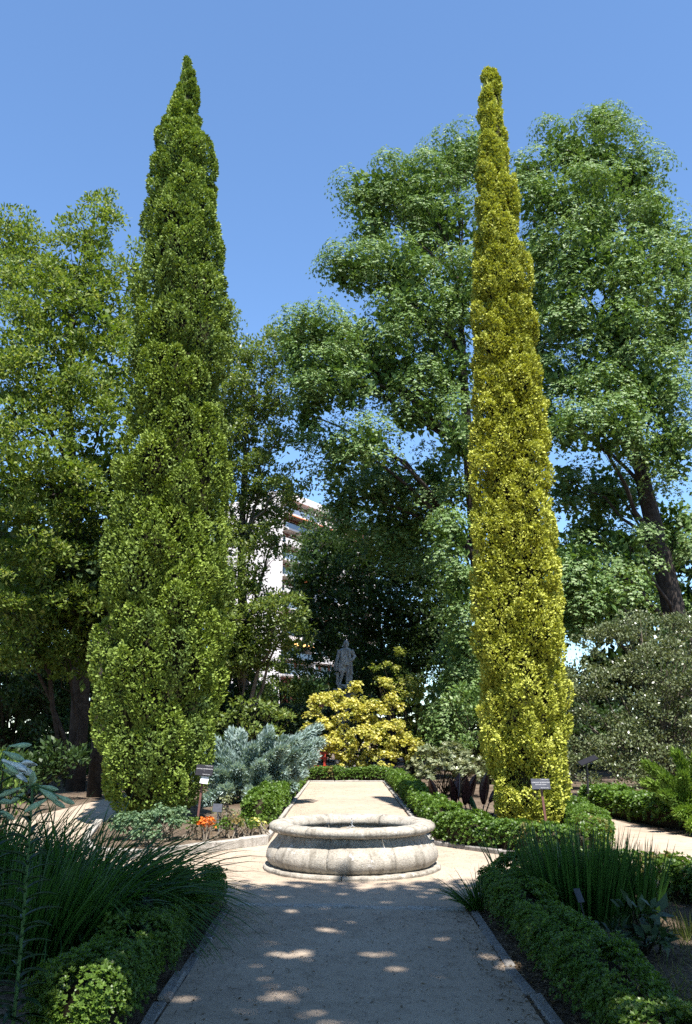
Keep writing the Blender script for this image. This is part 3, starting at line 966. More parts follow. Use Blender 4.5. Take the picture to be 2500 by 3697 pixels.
def scatter(name, mat, n, fn, L, W, up=.0, tint=.3):
    P = fn(n)
    a = rng.random(len(P)) * 6.283
    D = unit(np.stack([np.cos(a), np.sin(a), rng.normal(size=len(P)) * .25], 1))
    Q = diamonds(P, D, unit(UP + rng.normal(size=(len(P), 3)) * .35), L * rng.uniform(.5, 1.4, len(P)), W * rng.uniform(.6, 1.3, len(P)), .5, .2)
    Q[:, :, 2] = np.maximum(Q[:, :, 2], P[:, None, 2] - .001)
    return tag(cloud(name, Q, rng.random(len(P)), np.full(len(P), tint), mat), kind='stuff')
def area(x0, x1, y0, y1, z=.008):
    return lambda n: np.stack([rng.uniform(x0, x1, n), rng.uniform(y0, y1, n), np.full(n, z)], 1)
def both(*fs):
    return lambda n: np.concatenate([f(n // len(fs)) for f in fs])
scatter('leaf_litter', M['litter'], 16000, both(area(-4.5, -1.15, 4.5, 9), area(1.2, 1.75, 4.5, 9), area(1.8, 4.6, 5, 9.6), area(-2.6, -1.45, 14.3, 19, .075), area(1.7, 4, 14, 24)), .035, .016)
scatter('path_litter', M['litter'], 1500, both(area(-1.1, 1.15, 4.5, 9.2, .010), area(-1.2, 1.25, 15, 31.5, .010), area(-1.24, -.8, 15, 31, .010), area(1.0, 1.26, 4.5, 9, .010)), .035, .012)
scatter('path_pebbles', M['pebble'], 5000, both(area(-1.1, 1.15, 4.5, 9, .009), area(-2.2, 2.2, 9.5, 13.5, .009)), .016, .012)

# dry grass of the right-hand bed
n = 5200
B = np.stack([rng.uniform(1.9, 4.8, n), rng.uniform(5.5, 9.7, n), np.zeros(n)], 1)
dens = np.sin(B[:, 0] * 3.1 + 1) * np.sin(B[:, 1] * 2.3 + .5) + rng.normal(size=n) * .5
B = B[(dens > -.2) & (B[:, 1] < 9.9 - .25 * (B[:, 0] - 2.6) ** 2)]
n = len(B)
D = unit(UP + np.concatenate([rng.normal(size=(n, 2)) * .6, np.zeros((n, 1))], 1))
Q, m = blades(B, D, rng.uniform(.05, .17, n), .006, .05, 4)
b = rng.random(n)
tag(cloud('dry_grass', Q, np.tile(b, m), np.tile(np.clip((dens[dens > -99][:n] if len(dens) == n else rng.random(n)), 0, 1), m), M['blade_dry']), kind='stuff')

# ================================================================ THE FOUNTAIN
FC = np.array([.08, 11.87])
fo = thing('stone_fountain', 'low round lobed granite fountain basin in the middle of the sunny plaza', 'fountain', (FC[0], FC[1], 0))
def ring_piece(profile, a0, a1, na, lobe=0.0, closed=True):
    """a wedge of stone: the (r, z) outline swept from angle a0 to a1; lobe pulls the two ends inward"""
    g = Geo(); V = []; F = []; K = len(profile)
    for i in range(na + 1):
        t = i / na; a = R(a0 + (a1 - a0) * t)
        q = 1 - lobe * abs(2 * t - 1) ** 6
        for r, z in profile:
            rr = r * q + random.gauss(0, .0025)
            V.append((FC[0] + rr * math.cos(a), FC[1] + rr * math.sin(a), z + random.gauss(0, .002)))
    for i in range(na):
        for k in range(K if closed else K - 1):
            k2 = (k + 1) % K
            F.append((i * K + k, (i + 1) * K + k, (i + 1) * K + k2, i * K + k2))
    F.append(tuple(range(K))); F.append(tuple(na * K + k for k in range(K))[::-1])
    return g.add(V, F)
plinth = [(1.16, -.03), (1.168, .03), (1.155, .055), (1.02, .058), (1.02, -.03)]
body = [(1.02, .045), (1.07, .062), (1.112, .10), (1.135, .155), (1.13, .21), (1.11, .26), (1.075, .305), (1.035, .345), (1.00, .385), (.975, .425), (.965, .46), (.84, .46), (.80, .30), (.80, .045)]
rimp = [(.80, .452), (.985, .452), (1.04, .462), (1.085, .482), (1.105, .512), (1.095, .545), (1.06, .568), (1.0, .578), (.93, .578), (.87, .568), (.825, .545), (.80, .50)]
A0 = -106.6
for k in range(4):
    ring_piece(plinth, A0 + 10 + 90 * k + .25, A0 + 100 + 90 * k - .25, 24).build('plinth_stone', M['granite'], fo, smooth=False, bevel=.006)
for k in range(8):
    o = ring_piece(body, A0 + 45 * k, A0 + 45 * (k + 1), 24, .016).build('basin_stone', M['granite'], fo, smooth=True)
RJ = [-122, -68, -28, 14, 62, 113, 165, 203]
for k in range(8):
    a0 = RJ[k]; a1 = RJ[(k + 1) % 8] + (360 if k == 7 else 0)
    if a1 < a0: a1 += 360
    ring_piece(rimp, a0 + .22, a1 - .22, 16).build('rim_stone', M['granite'], fo, smooth=True)
g = Geo(); V = [(FC[0] + .83 * math.cos(R(a)), FC[1] + .83 * math.sin(R(a)), .40) for a in range(0, 360, 10)]
g.add(V, [tuple(range(36))]).build('water', M['water'], fo)
g = Geo().blob((FC[0], FC[1] + .03, .37), (.30, .27, .125), 20, 12)
g.v = [(p[0] + random.gauss(0, .004), p[1] + random.gauss(0, .004), p[2] + random.gauss(0, .004)) for p in g.v]
g.build('spout_stone', M['granite_dark'], fo, smooth=True)
g = Geo()
for i in range(70):
    a = random.random() * 6.28; q = random.random()
    if i < 26: p = (FC[0] + random.gauss(0, .007), FC[1] + random.gauss(0, .007), .49 + .13 * i / 26); s = random.uniform(.003, .008)
    else: p = (FC[0] + .13 * q * math.cos(a), FC[1] - .06 + .12 * q * math.sin(a), .493 - .04 * q + .03 * random.random()); s = random.uniform(.003, .008)
    g.blob(p, (s, s, s * 1.4), 5, 3)
tag(g.build('water_jet', M['spray'], fo, smooth=True), kind='stuff')

# ================================================================ THE TWO CYPRESSES
def cypress(name, label, base, profile, mat, ntuft, nspray, seed, L, W, tl, tb, flutes):
    global rng
    rng = np.random.default_rng(seed)
    t = thing(name, label, 'tree', base)
    zz = np.array([p[0] for p in profile]); cx = np.array([p[1] for p in profile]); rr = np.array([p[2] for p in profile])
    y0 = base[1]
    g = Geo(); g.tube([(base[0], y0, 0), (base[0], y0, 2), (float(np.interp(9, zz, cx)), y0, 9), (cx[-1], y0, zz[-1] - .4)], [.24, .2, .1, .015], 10)
    g.build('trunk', M['bark'], t, smooth=True)
    # core for the dead inner branches, its shade put into a near-black colour
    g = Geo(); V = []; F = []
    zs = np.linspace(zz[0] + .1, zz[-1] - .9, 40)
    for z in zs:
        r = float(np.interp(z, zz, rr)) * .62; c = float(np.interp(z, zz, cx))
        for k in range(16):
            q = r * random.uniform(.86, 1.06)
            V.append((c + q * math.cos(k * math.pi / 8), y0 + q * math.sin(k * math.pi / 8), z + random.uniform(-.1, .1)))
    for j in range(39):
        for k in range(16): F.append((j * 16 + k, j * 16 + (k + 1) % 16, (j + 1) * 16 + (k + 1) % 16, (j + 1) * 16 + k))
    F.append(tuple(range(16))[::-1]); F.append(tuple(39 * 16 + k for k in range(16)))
    g.add(V, F).build('shaded_core', M['core_shade'], t)
    # upright tufts all over the outside
    zc = np.linspace(zz[0], zz[-1], 400); wgt = np.interp(zc, zz, rr) + .16; wgt /= wgt.sum()
    z = np.minimum(rng.choice(zc, ntuft, p=wgt) + rng.normal(size=ntuft) * .03, zz[-1] - .28)
    th = rng.random(ntuft) * 6.283
    bk = (np.sin(th) > .35) & (rng.random(ntuft) < .6); th[bk] = -th[bk]
    r = np.interp(z, zz, rr); c = np.interp(z, zz, cx)
    fl = np.zeros(ntuft)
    for (k, ph, tw, am) in flutes: fl += am * np.sin(k * th + ph + tw * z)
    sc = np.clip(.22 + .78 * r / .8, .22, 1.25) * rng.uniform(.7, 1.35, ntuft)
    lenT, widT = tl * sc, tb * sc
    Rr = r * (.985 + fl) - widT - .30 * np.minimum(1, r / .6) * lenT * .55 - L * .5
    # the tufts gather into plumes, each overhanging a dark hollow at its foot
    npl = int(ntuft * .13)
    zp = rng.choice(zc, npl, p=wgt); tp_ = rng.random(npl) * 6.283; rp = np.interp(zp, zz, rr)
    da_ = (th[:, None] - tp_[None] + math.pi) % (2 * math.pi) - math.pi
    dz_ = z[:, None] - zp[None]
    dp = np.sqrt((da_ * r[:, None] * 1.35) ** 2 + (dz_ * .8) ** 2)
    ni = dp.argmin(1); dmin = dp[np.arange(ntuft), ni]; below = np.clip(-dz_[np.arange(ntuft), ni] / .5, 0, 1)
    big = np.clip(r / 1.0 - .12, 0, 1)
    Rr -= big * (.85 * np.minimum(dmin, .5) ** 2 + .24 * below ** 1.5) - .075 * big
    Rr += rng.normal(size=ntuft) * .05 * np.minimum(1, r)
    C = np.stack([c + Rr * np.cos(th), y0 + Rr * np.sin(th), z], 1)
    out = np.stack([np.cos(th), np.sin(th), np.zeros(ntuft)], 1)
    lean = (.30 * np.minimum(1, r / .6))[:, None]
    ax = unit(UP + out * lean + rng.normal(size=(ntuft, 3)) * .16)
    tin = np.clip(.3 + .35 * np.sin(z * 1.3 + th * 2) * np.sin(z * .6 + th) + rng.normal(size=ntuft) * .2, 0, 1)
    idx = np.repeat(np.arange(ntuft), nspray); n = len(idx)
    d = sphere_dirs(n)
    dn = (d * out[idx]).sum(1)
    d = np.where((dn < -.25)[:, None], d - 2 * dn[:, None] * out[idx], d)
    da = (d * ax[idx]).sum(1)[:, None]
    pr_ = d - ax[idx] * da
    taper = (1 - .35 * np.clip(da, 0, 1))
    P = C[idx] + ax[idx] * da * lenT[idx][:, None] + pr_ * widT[idx][:, None] * taper * rng.uniform(.90, 1.05, n)[:, None]
    D = unit(ax[idx] * .75 + pr_ * .6 + out[idx] * .1 + rng.normal(size=(n, 3)) * .6)
    N = unit(d * .7 + out[idx] * .25 + UP * .35 + rng.normal(size=(n, 3)) * .42)
    s = rng.uniform(.65, 1.3, n)
    keep = P[:, 2] > .04
    # drop the sprays that ended up inside a neighbouring tuft
    for i in range(ntuft):
        dC = C - C[i]
        nb = np.nonzero((np.abs(dC[:, 2]) < 1.0) & ((dC * dC).sum(1) < (tl * 2.0) ** 2))[0]
        nb = nb[nb != i]
        if not len(nb): continue
        w = P[i * nspray:(i + 1) * nspray][:, None, :] - C[nb][None]
        h_ = (w * ax[nb][None]).sum(2)
        q2 = (w * w).sum(2) - h_ * h_
        ins = ((h_ / lenT[nb]) ** 2 + q2 / widT[nb] ** 2 < .62).any(1)
        keep[i * nspray:(i + 1) * nspray] &= ~ins
    Q = diamonds(P, D, N, L * s, W * s, .62)[keep]
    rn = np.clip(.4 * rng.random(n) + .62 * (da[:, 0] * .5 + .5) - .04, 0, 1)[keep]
    ti = np.clip(tin[idx] + rng.normal(size=n) * .08, 0, 1)[keep]
    # thin leader shoots at the very top
    k = 700
    zt = zz[-1] - .2 - 1.5 * rng.random(k); rt = np.interp(zt, zz, rr) * .82 * np.sqrt(rng.random(k))
    a = rng.random(k) * 6.283
    Pt = np.stack([np.interp(zt, zz, cx) + rt * np.cos(a), y0 + rt * np.sin(a), zt], 1)
    Qt = diamonds(Pt, unit(UP + rng.normal(size=(k, 3)) * .22), sphere_dirs(k), rng.uniform(.08, .2, k), .026)
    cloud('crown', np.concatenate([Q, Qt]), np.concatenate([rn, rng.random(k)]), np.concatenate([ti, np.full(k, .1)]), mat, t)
    return t
cypress('green_cypress', 'tall dark green column cypress on the left side of the fountain', (-3.8, 17.4, .05), GREEN_PROFILE, M['green_cypress'], 1600, 330, 11, .08, .040, .36, .16,
        [(2, .4, .12, .03), (3, 1.9, -.18, .05), (5, .6, .28, .05), (8, 2.2, .5, .03)])
cypress('golden_cypress', 'narrow golden yellow column cypress on the right side of the fountain', (3.35, 16.4, 0), GOLD_PROFILE, M['gold_cypress'], 1600, 240, 23, .07, .037, .30, .12,
        [(3, 2.6, .10, .05), (4, .9, -.22, .05), (7, .2, .4, .04)])

# ================================================================ TREES
PIN = dict(kind='pinnate', L=.32, W=.062, ll=.14, nl=2, droop=.75, flat=.62)
tree('pagoda_tree', 'big feathery pagoda tree with drooping branches reaching over the statue',
     [(6.3, 37.5, 0), (6.2, 37.5, 5), (5.9, 36.8, 9), (5.5, 35.6, 13.5), (5.3, 35, 18), (5.3, 35, 22)], [.5, .42, .34, .26, .18, .08],
     PAGODA_LOBES, PIN, M['pagoda'], M['bark'], k=1.35, rsub=.78, nper=66, tintp=.3, fill=75, fs=(.38, .24), jag=.16, zs=1.25, grow=1.06, core=.74)
tree('pagoda_tree', 'big feathery pagoda tree with a forked dark trunk above the grey shrub',
     [(13.9, 34.5, 0), (13.7, 34.4, 5), (13.2, 34, 7.8), (12.5, 33.6, 11.6), (12.0, 33.2, 16.4), (11.6, 33, 22)], [.62, .5, .42, .32, .22, .09],
     PAGODA_RIGHT_LOBES, PIN, M['pagoda'], M['bark'], k=1.35, rsub=.78, nper=66, tintp=.3, fill=75, fs=(.38, .24), jag=.16, zs=1.25, grow=1.06, core=.74)
LEAF = dict(kind='leaf', L=.14, W=.065, flat=.8, up=.1)
tree('broadleaf_tree', 'large bright green leafy tree at the left edge behind the green cypress',
     [(-8.3, 27, 0), (-8.4, 27, 4), (-8.8, 26.5, 8), (-9.2, 26, 12), (-9.4, 25.8, 15)], [.30, .26, .2, .14, .06],
     LEFT_TREE_LOBES, LEAF, M['left_tree'], M['bark'], k=1.6, rsub=.45, nper=90, tintp=.35, fill=46, fs=(.3,.18), jag=.2, grow=1.1, zs=1.2)
tree('broadleaf_tree', 'pale green leafy tree showing right of the green cypress in front of the building',
     [(-4.6, 38, 0), (-4.6, 38, 5), (-4.8, 37.5, 10), (-4.7, 37, 15)], [.28, .24, .18, .06],
     MID_TREE_LOBES, dict(kind='leaf', L=.17, W=.085, flat=.8, up=.0), M['mid_tree'], M['bark_pale'], k=2.1, rsub=.45, nper=60, tintp=.35, fill=34, fs=(.32,.2), jag=.2, grow=1.04, zs=1.2)
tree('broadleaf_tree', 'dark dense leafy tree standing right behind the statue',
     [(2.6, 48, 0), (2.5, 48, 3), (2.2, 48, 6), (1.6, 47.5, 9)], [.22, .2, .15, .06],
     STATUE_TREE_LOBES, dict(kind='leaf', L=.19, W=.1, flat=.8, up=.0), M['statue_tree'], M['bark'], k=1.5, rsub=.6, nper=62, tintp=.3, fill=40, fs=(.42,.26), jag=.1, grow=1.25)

DK = dict(kind='leaf', L=.32, W=.18, flat=.8, mess=1.0)
tree('broadleaf_tree', 'dark tree in the shade at the far left edge, behind the big bright one', [(-14.5, 33, 0), (-14.4, 33, 4), (-14.2, 32.6, 8)], [.3, .25, .1],
     [(-15.5, 32, 7.5, 2, 1.8, 1.5), (-13, 32, 6.5, 1.8, 1.6, 1.4), (-14, 31.5, 9.5, 2, 1.8, 1.4), (-12, 32.5, 9, 1.8, 1.6, 1.4), (-16, 32, 10.5, 1.8, 1.6, 1.4)], DK, M['statue_tree'], M['bark'], k=1.3, rsub=.6, nper=45, fill=25, fs=(.45, .28), jag=.2)
tree('broadleaf_tree', 'dark slim tree showing its bare trunk in the shade just left of the green cypress', [(-7.0, 24.5, 0), (-6.95, 24.5, 3.5), (-6.8, 24.8, 7), (-6.8, 25.5, 9)], [.21, .19, .13, .06],
     [(-7.6, 25.5, 7.6, 1.6, 1.5, 1.2), (-6.0, 25.8, 7.2, 1.5, 1.4, 1.2), (-8.8, 26, 6.2, 1.5, 1.4, 1.0), (-5.6, 26, 9, 1.4, 1.4, 1.2), (-7.2, 26.2, 5.4, 1.5, 1.4, 1.0)], DK, M['statue_tree'], M['bark'], k=1.3, rsub=.6, nper=45, fill=25, fs=(.45, .28), jag=.2)

# a far wood closes the view between and under the trees
Qs, Rn, Ti = [], [], []
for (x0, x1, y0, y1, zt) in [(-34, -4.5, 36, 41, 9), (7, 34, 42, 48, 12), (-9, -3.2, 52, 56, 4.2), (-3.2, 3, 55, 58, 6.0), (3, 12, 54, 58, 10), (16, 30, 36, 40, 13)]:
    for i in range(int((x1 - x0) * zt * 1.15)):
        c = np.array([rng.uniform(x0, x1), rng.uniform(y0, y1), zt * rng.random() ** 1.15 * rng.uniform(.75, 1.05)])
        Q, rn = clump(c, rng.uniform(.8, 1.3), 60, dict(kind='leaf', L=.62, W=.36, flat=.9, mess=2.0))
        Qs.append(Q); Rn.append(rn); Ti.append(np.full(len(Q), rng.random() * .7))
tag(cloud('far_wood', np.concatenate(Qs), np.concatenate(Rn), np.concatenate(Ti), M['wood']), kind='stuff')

# the two trees behind the viewer whose crowns shade the foreground
SH = dict(kind='leaf', L=.23, W=.14, flat=.7)
tree('shade_tree', 'tall spreading tree behind the viewer, left of the path, its crown shading the foreground', [(-4.2, -3, 0), (-4.1, -2.8, 5), (-3.8, -2, 8.5), (-3.2, -1.2, 11)], [.35, .3, .22, .1],
     SHADE_A, SH, M['shade_tree'], M['bark'], k=2.2, rsub=.6, nper=60, fill=14, fs=(.5,.32), core=.5, grow=1.1, jag=.1, gaps=True, sub_limbs=False, back=1)
tree('shade_tree', 'tall spreading tree behind the viewer, right of the path, its crown shading the foreground', [(5.0, -4, 0), (4.9, -3.7, 5), (4.6, -2.8, 8.5), (4.2, -1.8, 11)], [.35, .3, .22, .1],
     SHADE_B, SH, M['shade_tree'], M['bark'], k=2.2, rsub=.6, nper=60, fill=14, fs=(.5,.32), core=.5, grow=1.1, jag=.1, gaps=True, sub_limbs=False, back=1)

SB = dict(kind='leaf', L=.40, W=.26, flat=.8, mess=1.0)  # leaves of three unseen trees added to cut the sky light
for lab, trk, lb in [('leafy tree added out of view left of the near path to block sky light', [(-10.5, 4.5, 0), (-10.4, 4.5, 5), (-10.2, 4.5, 10)], SHADE_C),
                     ('leafy tree added out of view right of the near path to block sky light', [(11.3, 2.5, 0), (11.2, 2.5, 5), (11, 2.5, 10)], SHADE_D),
                     ('broad leafy tree added unseen far behind the viewer to block sky light', [(0, -11.5, 0), (0, -11.5, 5), (0, -11.3, 9)], SHADE_E)]:
    tree('shade_tree', lab, trk, [.35, .28, .12], lb, SB, M['shade_tree'], M['bark'], k=1.1, rsub=.8, nper=26, fill=10, fs=(.5, .32), sub_limbs=False, back=1, core=.5, grow=1.15)

# ================================================================ THE BUILDING FAR BEHIND
FH = 2.78; NF = 15; BX, BY = -11.0, 140.0
bd = thing('apartment_building', 'pale tower block with stacked balconies and orange awnings far behind the trees', 'building', (BX, BY, 0))
v = np.array([.53, .85]); u = np.array([-.85, .53]); ang_v = math.atan2(.85, .53); ang_u = math.atan2(.53, -.85)
def bp(a, b): return (BX + v[0] * a + u[0] * b, BY + v[1] * a + u[1] * b)
TOP = FH * NF
def vbox(a0, a1, b0, b1, z0, z1, g=None):
    x, y = bp((a0 + a1) / 2, (b0 + b1) / 2)
    return (g or Geo()).box((x, y, (z0 + z1) / 2), (a1 - a0, b1 - b0, z1 - z0), ang_v)
vbox(0, .35, 0, 14, 0, TOP + .4).build('gable_wall', M['white_wall'], bd)
vbox(.36, 34, 1.9, 14, 0, TOP - .1).build('wall', M['red_wall'], bd)
for k in range(NF + 1):
    z = k * FH
    a1 = 34 - (0 if k < NF - 1 else 12)
    o = vbox(.37, a1, -.25, 1.88, z - .16, z + .16).build('floor_slab', M['slab'], bd)
    if k < NF and k > 3:
        for j in range(3):
            a = .8 + j * 10.6
            if a + 9 > a1: continue
            par = vbox(a, a + 9.6, -.20, -.12, z + .17, z + 1.05)
            par.build('balcony_rail', M['glass_rail' if (k + j) % 3 else 'slab'], bd)
            for q in range(3):
                w = vbox(a + .6 + q * 3.1, a + 2.8 + q * 3.1, 1.80, 1.895, z + .3, z + 2.3).build('window', M['slab'], bd)
                vbox(a + .7 + q * 3.1, a + 2.7 + q * 3.1, 1.77, 1.798, z + .4, z + 2.2).build('pane', M['pane'], w)
        for a in (10.2, 20.8, 31.4):
            vbox(a, a + .25, -.1, 1.88, z + .17, z + FH - .17).build('balcony_divider', M['slab'], bd)
vbox(3.2, 20, 2.2, 12, TOP - .09, TOP + 2.3).build('roof_house', M['slab'], bd)
tl = Matrix.Rotation(R(28), 3, 'X')
def awning(a0, a1, z, mat):
    x, y = bp((a0 + a1) / 2, -.75)
    Geo().box((x, y, z), (a1 - a0, 1.3, .12), ang_v, tl).build('awning', mat, bd)
awning(1.0, 10, 13 * FH + 2.35, M['awning']); awning(11.4, 20, 13 * FH + 2.35, M['awning']); awning(4, 10, 9 * FH + 2.35, M['awning'])
awning(3.0, 9, 5 * FH + 2.35, M['awning_yellow'])

# ================================================================ STATUE ON ITS IVY-COVERED PEDESTAL
SX, SY, SZ = -.02, 40.0, 3.93
st = thing('statue', 'grey stone statue of a man in a long coat, hat in hand, in shade', 'statue', (SX, SY, SZ - .22))
g = Geo()
def P(x, y, z): return (SX + x, SY + y, SZ + z)
g.blob(P(.03, -.03, 1.90), (.098, .115, .148), 16, 12)                     # head
g.blob(P(.03, -.145, 1.885), (.020, .03, .035), 8, 6)                      # nose
g.blob(P(.03, -.128, 1.825), (.035, .02, .012), 8, 5)                      # mouth
g.blob(P(.03, -.105, 1.785), (.04, .035, .03), 8, 6)                       # chin
g.blob(P(.03, -.115, 1.945), (.075, .03, .018), 8, 5)                      # brow
g.blob(P(.03, .02, 1.95), (.118, .12, .115), 14, 9)                        # wig
for s in (-1, 1):
    g.blob(P(.03 + s * .108, .005, 1.86), (.035, .065, .09), 8, 6)         # curls
    g.blob(P(.03 + s * .042, -.125, 1.915), (.017, .012, .010), 6, 5)
g.tube([P(.02, 0, 1.60), P(.03, -.01, 1.80)], [.10, .075], 10)             # neck
g.blob(P(.0, 0, 1.45), (.25, .15, .24), 14, 10)                            # chest
g.blob(P(.0, .01, 1.60), (.27, .12, .11), 14, 8)                           # shoulders
g.blob(P(.0, -.01, 1.18), (.215, .155, .24), 14, 10)                       # belly
g.tube([P(0, 0, 1.22), P(.01, -.01, 1.05), P(.02, 0, .87)], [.20, .215, .225], 14)   # waistcoat skirt
g.tube([P(-.28, 0, 1.60), P(-.36, .02, 1.28), P(-.43, -.06, 1.02)], [.095, .085, .066], 10)   # arm with the hat
g.tube([P(.28, 0, 1.60), P(.43, .04, 1.28), P(.29, -.15, 1.10)], [.095, .088, .066], 10)      # bent arm
g.blob(P(-.45, -.08, .965), (.045, .05, .065), 8, 6)
g.blob(P(.26, -.18, 1.08), (.06, .045, .05), 8, 6)
for i in range(4):
    g.tube([P(-.47 + i * .022, -.10, .97), P(-.475 + i * .022, -.12, .91), P(-.465 + i * .02, -.105, .86)], [.014, .013, .010], 6)
    g.tube([P(.25, -.20, 1.115 - i * .024), P(.20, -.215, 1.105 - i * .024), P(.165, -.20, 1.09 - i * .024)], [.014, .013, .010], 6)
g.tube([P(-.14, -.13, 1.62), P(-.17, -.17, 1.25), P(-.25, -.14, .85), P(-.30, -.08, .62)], [.06, .085, .11, .12], 8)   # open coat fronts
g.tube([P(.14, -.13, 1.62), P(.20, -.16, 1.25), P(.26, -.06, .85), P(.28, .06, .5)], [.06, .075, .085, .08], 8)
g.tube([P(0, .10, 1.5), P(-.02, .15, .9), P(-.02, .17, .62)], [.20, .25, .27], 12)
g.tube([P(.20, .12, 1.0), P(.24, .14, .45), P(.22, .14, -.02)], [.10, .10, .10], 8)      # cloak reaching the plinth
g.tube([P(-.08, 0, .95), P(-.14, -.05, .60), P(-.20, 0, .34), P(-.26, .0, .05)], [.125, .098, .082, .052], 10)   # legs
g.tube([P(.12, 0, .95), P(.11, -.04, .58), P(.09, .01, .34), P(.06, .0, .05)], [.125, .098, .082, .052], 10)
g.tube([P(-.25, .04, .035), P(-.28, -.10, .035), P(-.30, -.20, .025)], [.055, .052, .03], 8)
g.tube([P(.06, .04, .035), P(.08, -.10, .035), P(.09, -.20, .025)], [.055, .052, .03], 8)
g.tube([P(-.38, .08, -.02), P(-.37, .08, .3), P(-.38, .07, .58)], [.085, .072, .085], 8)  # stump beside the leg
g.tube([P(-.47, -.06, .62), P(-.47, -.06, .80), P(-.46, -.07, .98)], [.075, .095, .11], 10)  # the hat
for i in range(5): g.blob(P(.0, -.165 + .004 * i, 1.50 - .11 * i), (.014, .012, .014), 6, 4)
me = g.mesh('figure', ORG[st.name])
tmp = bpy.data.objects.new('tmp', me); COL.objects.link(tmp)
md = tmp.modifiers.new('r', 'REMESH'); md.mode = 'VOXEL'; md.voxel_size = .022
md2 = tmp.modifiers.new('s', 'SMOOTH'); md2.iterations = 2
dg = bpy.context.evaluated_depsgraph_get(); dg.update()
fm = bpy.data.meshes.new_from_object(tmp.evaluated_get(dg)); fm.name = 'figure'; fm.shade_smooth()
bpy.data.objects.remove(tmp)
link('figure', fm, M['statue'], st)
Geo().box(P(-.02, .02, -.10), (.72, .60, .19)).build('plinth', M['statue'], st, bevel=.015)
pe = thing('ivy_pedestal', 'ivy covered pedestal carrying the statue, behind the yellow shrub', 'pedestal', (SX, SY, 0))
Geo().box((SX, SY + .02, 1.83), (1.0, .9, 3.66)).build('shaft', M['statue'], pe, bevel=.02)
Geo().box((SX, SY + .02, 3.685), (1.15, 1.0, .05)).build('cornice', M['statue'], pe, bevel=.01)
Qs = []; Rn = []
for i in range(230):
    a = random.random() * 6.283; z = 3.72 * random.random() ** .7
    w = .62 + .45 * (1 - z / 3.8) + .12 * math.sin(z * 3 + a * 2)
    Q, rn = clump(np.array([SX + w * math.cos(a), SY + w * math.sin(a), z]), .2, 26, dict(kind='leaf', L=.10, W=.09, flat=1))
    Qs.append(Q); Rn.append(rn)
cloud('ivy', np.concatenate(Qs), np.concatenate(Rn), rng.random(sum(map(len, Qs))), M['ivy'], pe)

# ================================================================ HEDGES
GR = 'clipped box hedges edging the beds'
hedge('box_hedge', 'shaded squared box hedge left of the near path, beside the tall grass', [(-1.49, 9.25), (-1.5, 8.2), (-1.52, 7.3), (-1.52, 6.5)], .48, .32, .025, .0135, 3400, M['box'], lump=.17, gaps_at=[(1.35, 1.5, .75)], group=GR)
hedge('box_hedge', 'rounded box bush lit by a sun patch at the bottom left of the photo', [(-1.50, 6.35), (-1.52, 5.85), (-1.56, 5.2)], .52, .36, .025, .014, 4000, M['box'], lump=.08, group=GR)
hedge('box_hedge', 'long lumpy shaded box hedge right of the near path, running to the bottom right corner', [(1.61, 9.45), (1.61, 8.4), (1.62, 7.3), (1.63, 6.2), (1.65, 4.6)], .48, .32, .025, .0135, 3000, M['box'], lump=.15, group=GR)
hedge('box_hedge', 'sunny box hedge with a dry brown patch, behind the iris clump at the right', [(1.75, 9.75), (2.2, 10.2), (2.75, 10.4), (3.2, 10.35), (3.6, 9.65), (3.95, 8.8), (4.25, 7.6)], .52, .36, .042, .024, 1150, M['box'], lump=.12, dry=[(2.05, 2.3)], group=GR)
hedge('box_hedge', 'sunny box hedge between the fountain and the golden cypress, dry in places', [(1.55, 14.35), (2.15, 13.6), (2.85, 12.85), (3.3, 12.72), (3.62, 13.1)], .55, .42, .046, .026, 1000, M['box'], lump=.15, dry=[(1.75, 1.9), (2.75, 3.2)], group=GR)
hedge('box_hedge', 'box hedge curving round behind the golden cypress along the right-hand path', [(3.72, 13.35), (4.0, 14.4), (4.3, 16.2), (4.5, 18.5), (4.55, 21.5)], .55, .42, .05, .028, 520, M['box'], lump=.10, group=GR)
hedge('box_hedge', 'long box hedge along the right side of the far path', [(1.70, 14.75), (1.72, 18), (1.70, 23), (1.68, 31.4)], .52, .45, .065, .038, 320, M['box'], lump=.12, group=GR)
hedge('box_hedge', 'low box hedge across the far end of the sandy path, under the yellow shrub', [(-1.65, 32.6), (-.5, 32.55), (.6, 32.6), (1.75, 32.6)], .55, .46, .06, .036, 520, M['box'], lump=.12, dry=[(1.0, 1.2)], group=GR)
hedge('box_hedge', 'rounded bright box hedge left of the far path, in front of the blue juniper', [(-1.64, 16.5), (-1.70, 18.4), (-1.68, 21.4)], .60, .52, .05, .028, 950, M['box'], lump=.13, group=GR)
hedge('box_hedge', 'box hedge left of the far path, half hidden by the blue juniper', [(-1.66, 22), (-1.66, 26), (-1.66, 31.8)], .52, .50, .065, .038, 320, M['box'], lump=.12, group=GR)
hedge('low_hedge', 'glossy low hedge lit by the sun along the outer side of the right-hand path', [(5.75, 20.6), (5.85, 18.7), (6.1, 17.0), (6.6, 15.6)], .7, .5, .075, .05, 620, M['box'], lump=.14, m=5, group=None)
hedge('dark_hedge', 'tall dark squared hedge in the shade left of the statue', [(-5.2, 37), (-3.0, 37), (-1.25, 37)], 1.0, 2.75, .10, .06, 1000, M['ivy'], m=4, lump=.03, square=.3, group=None)

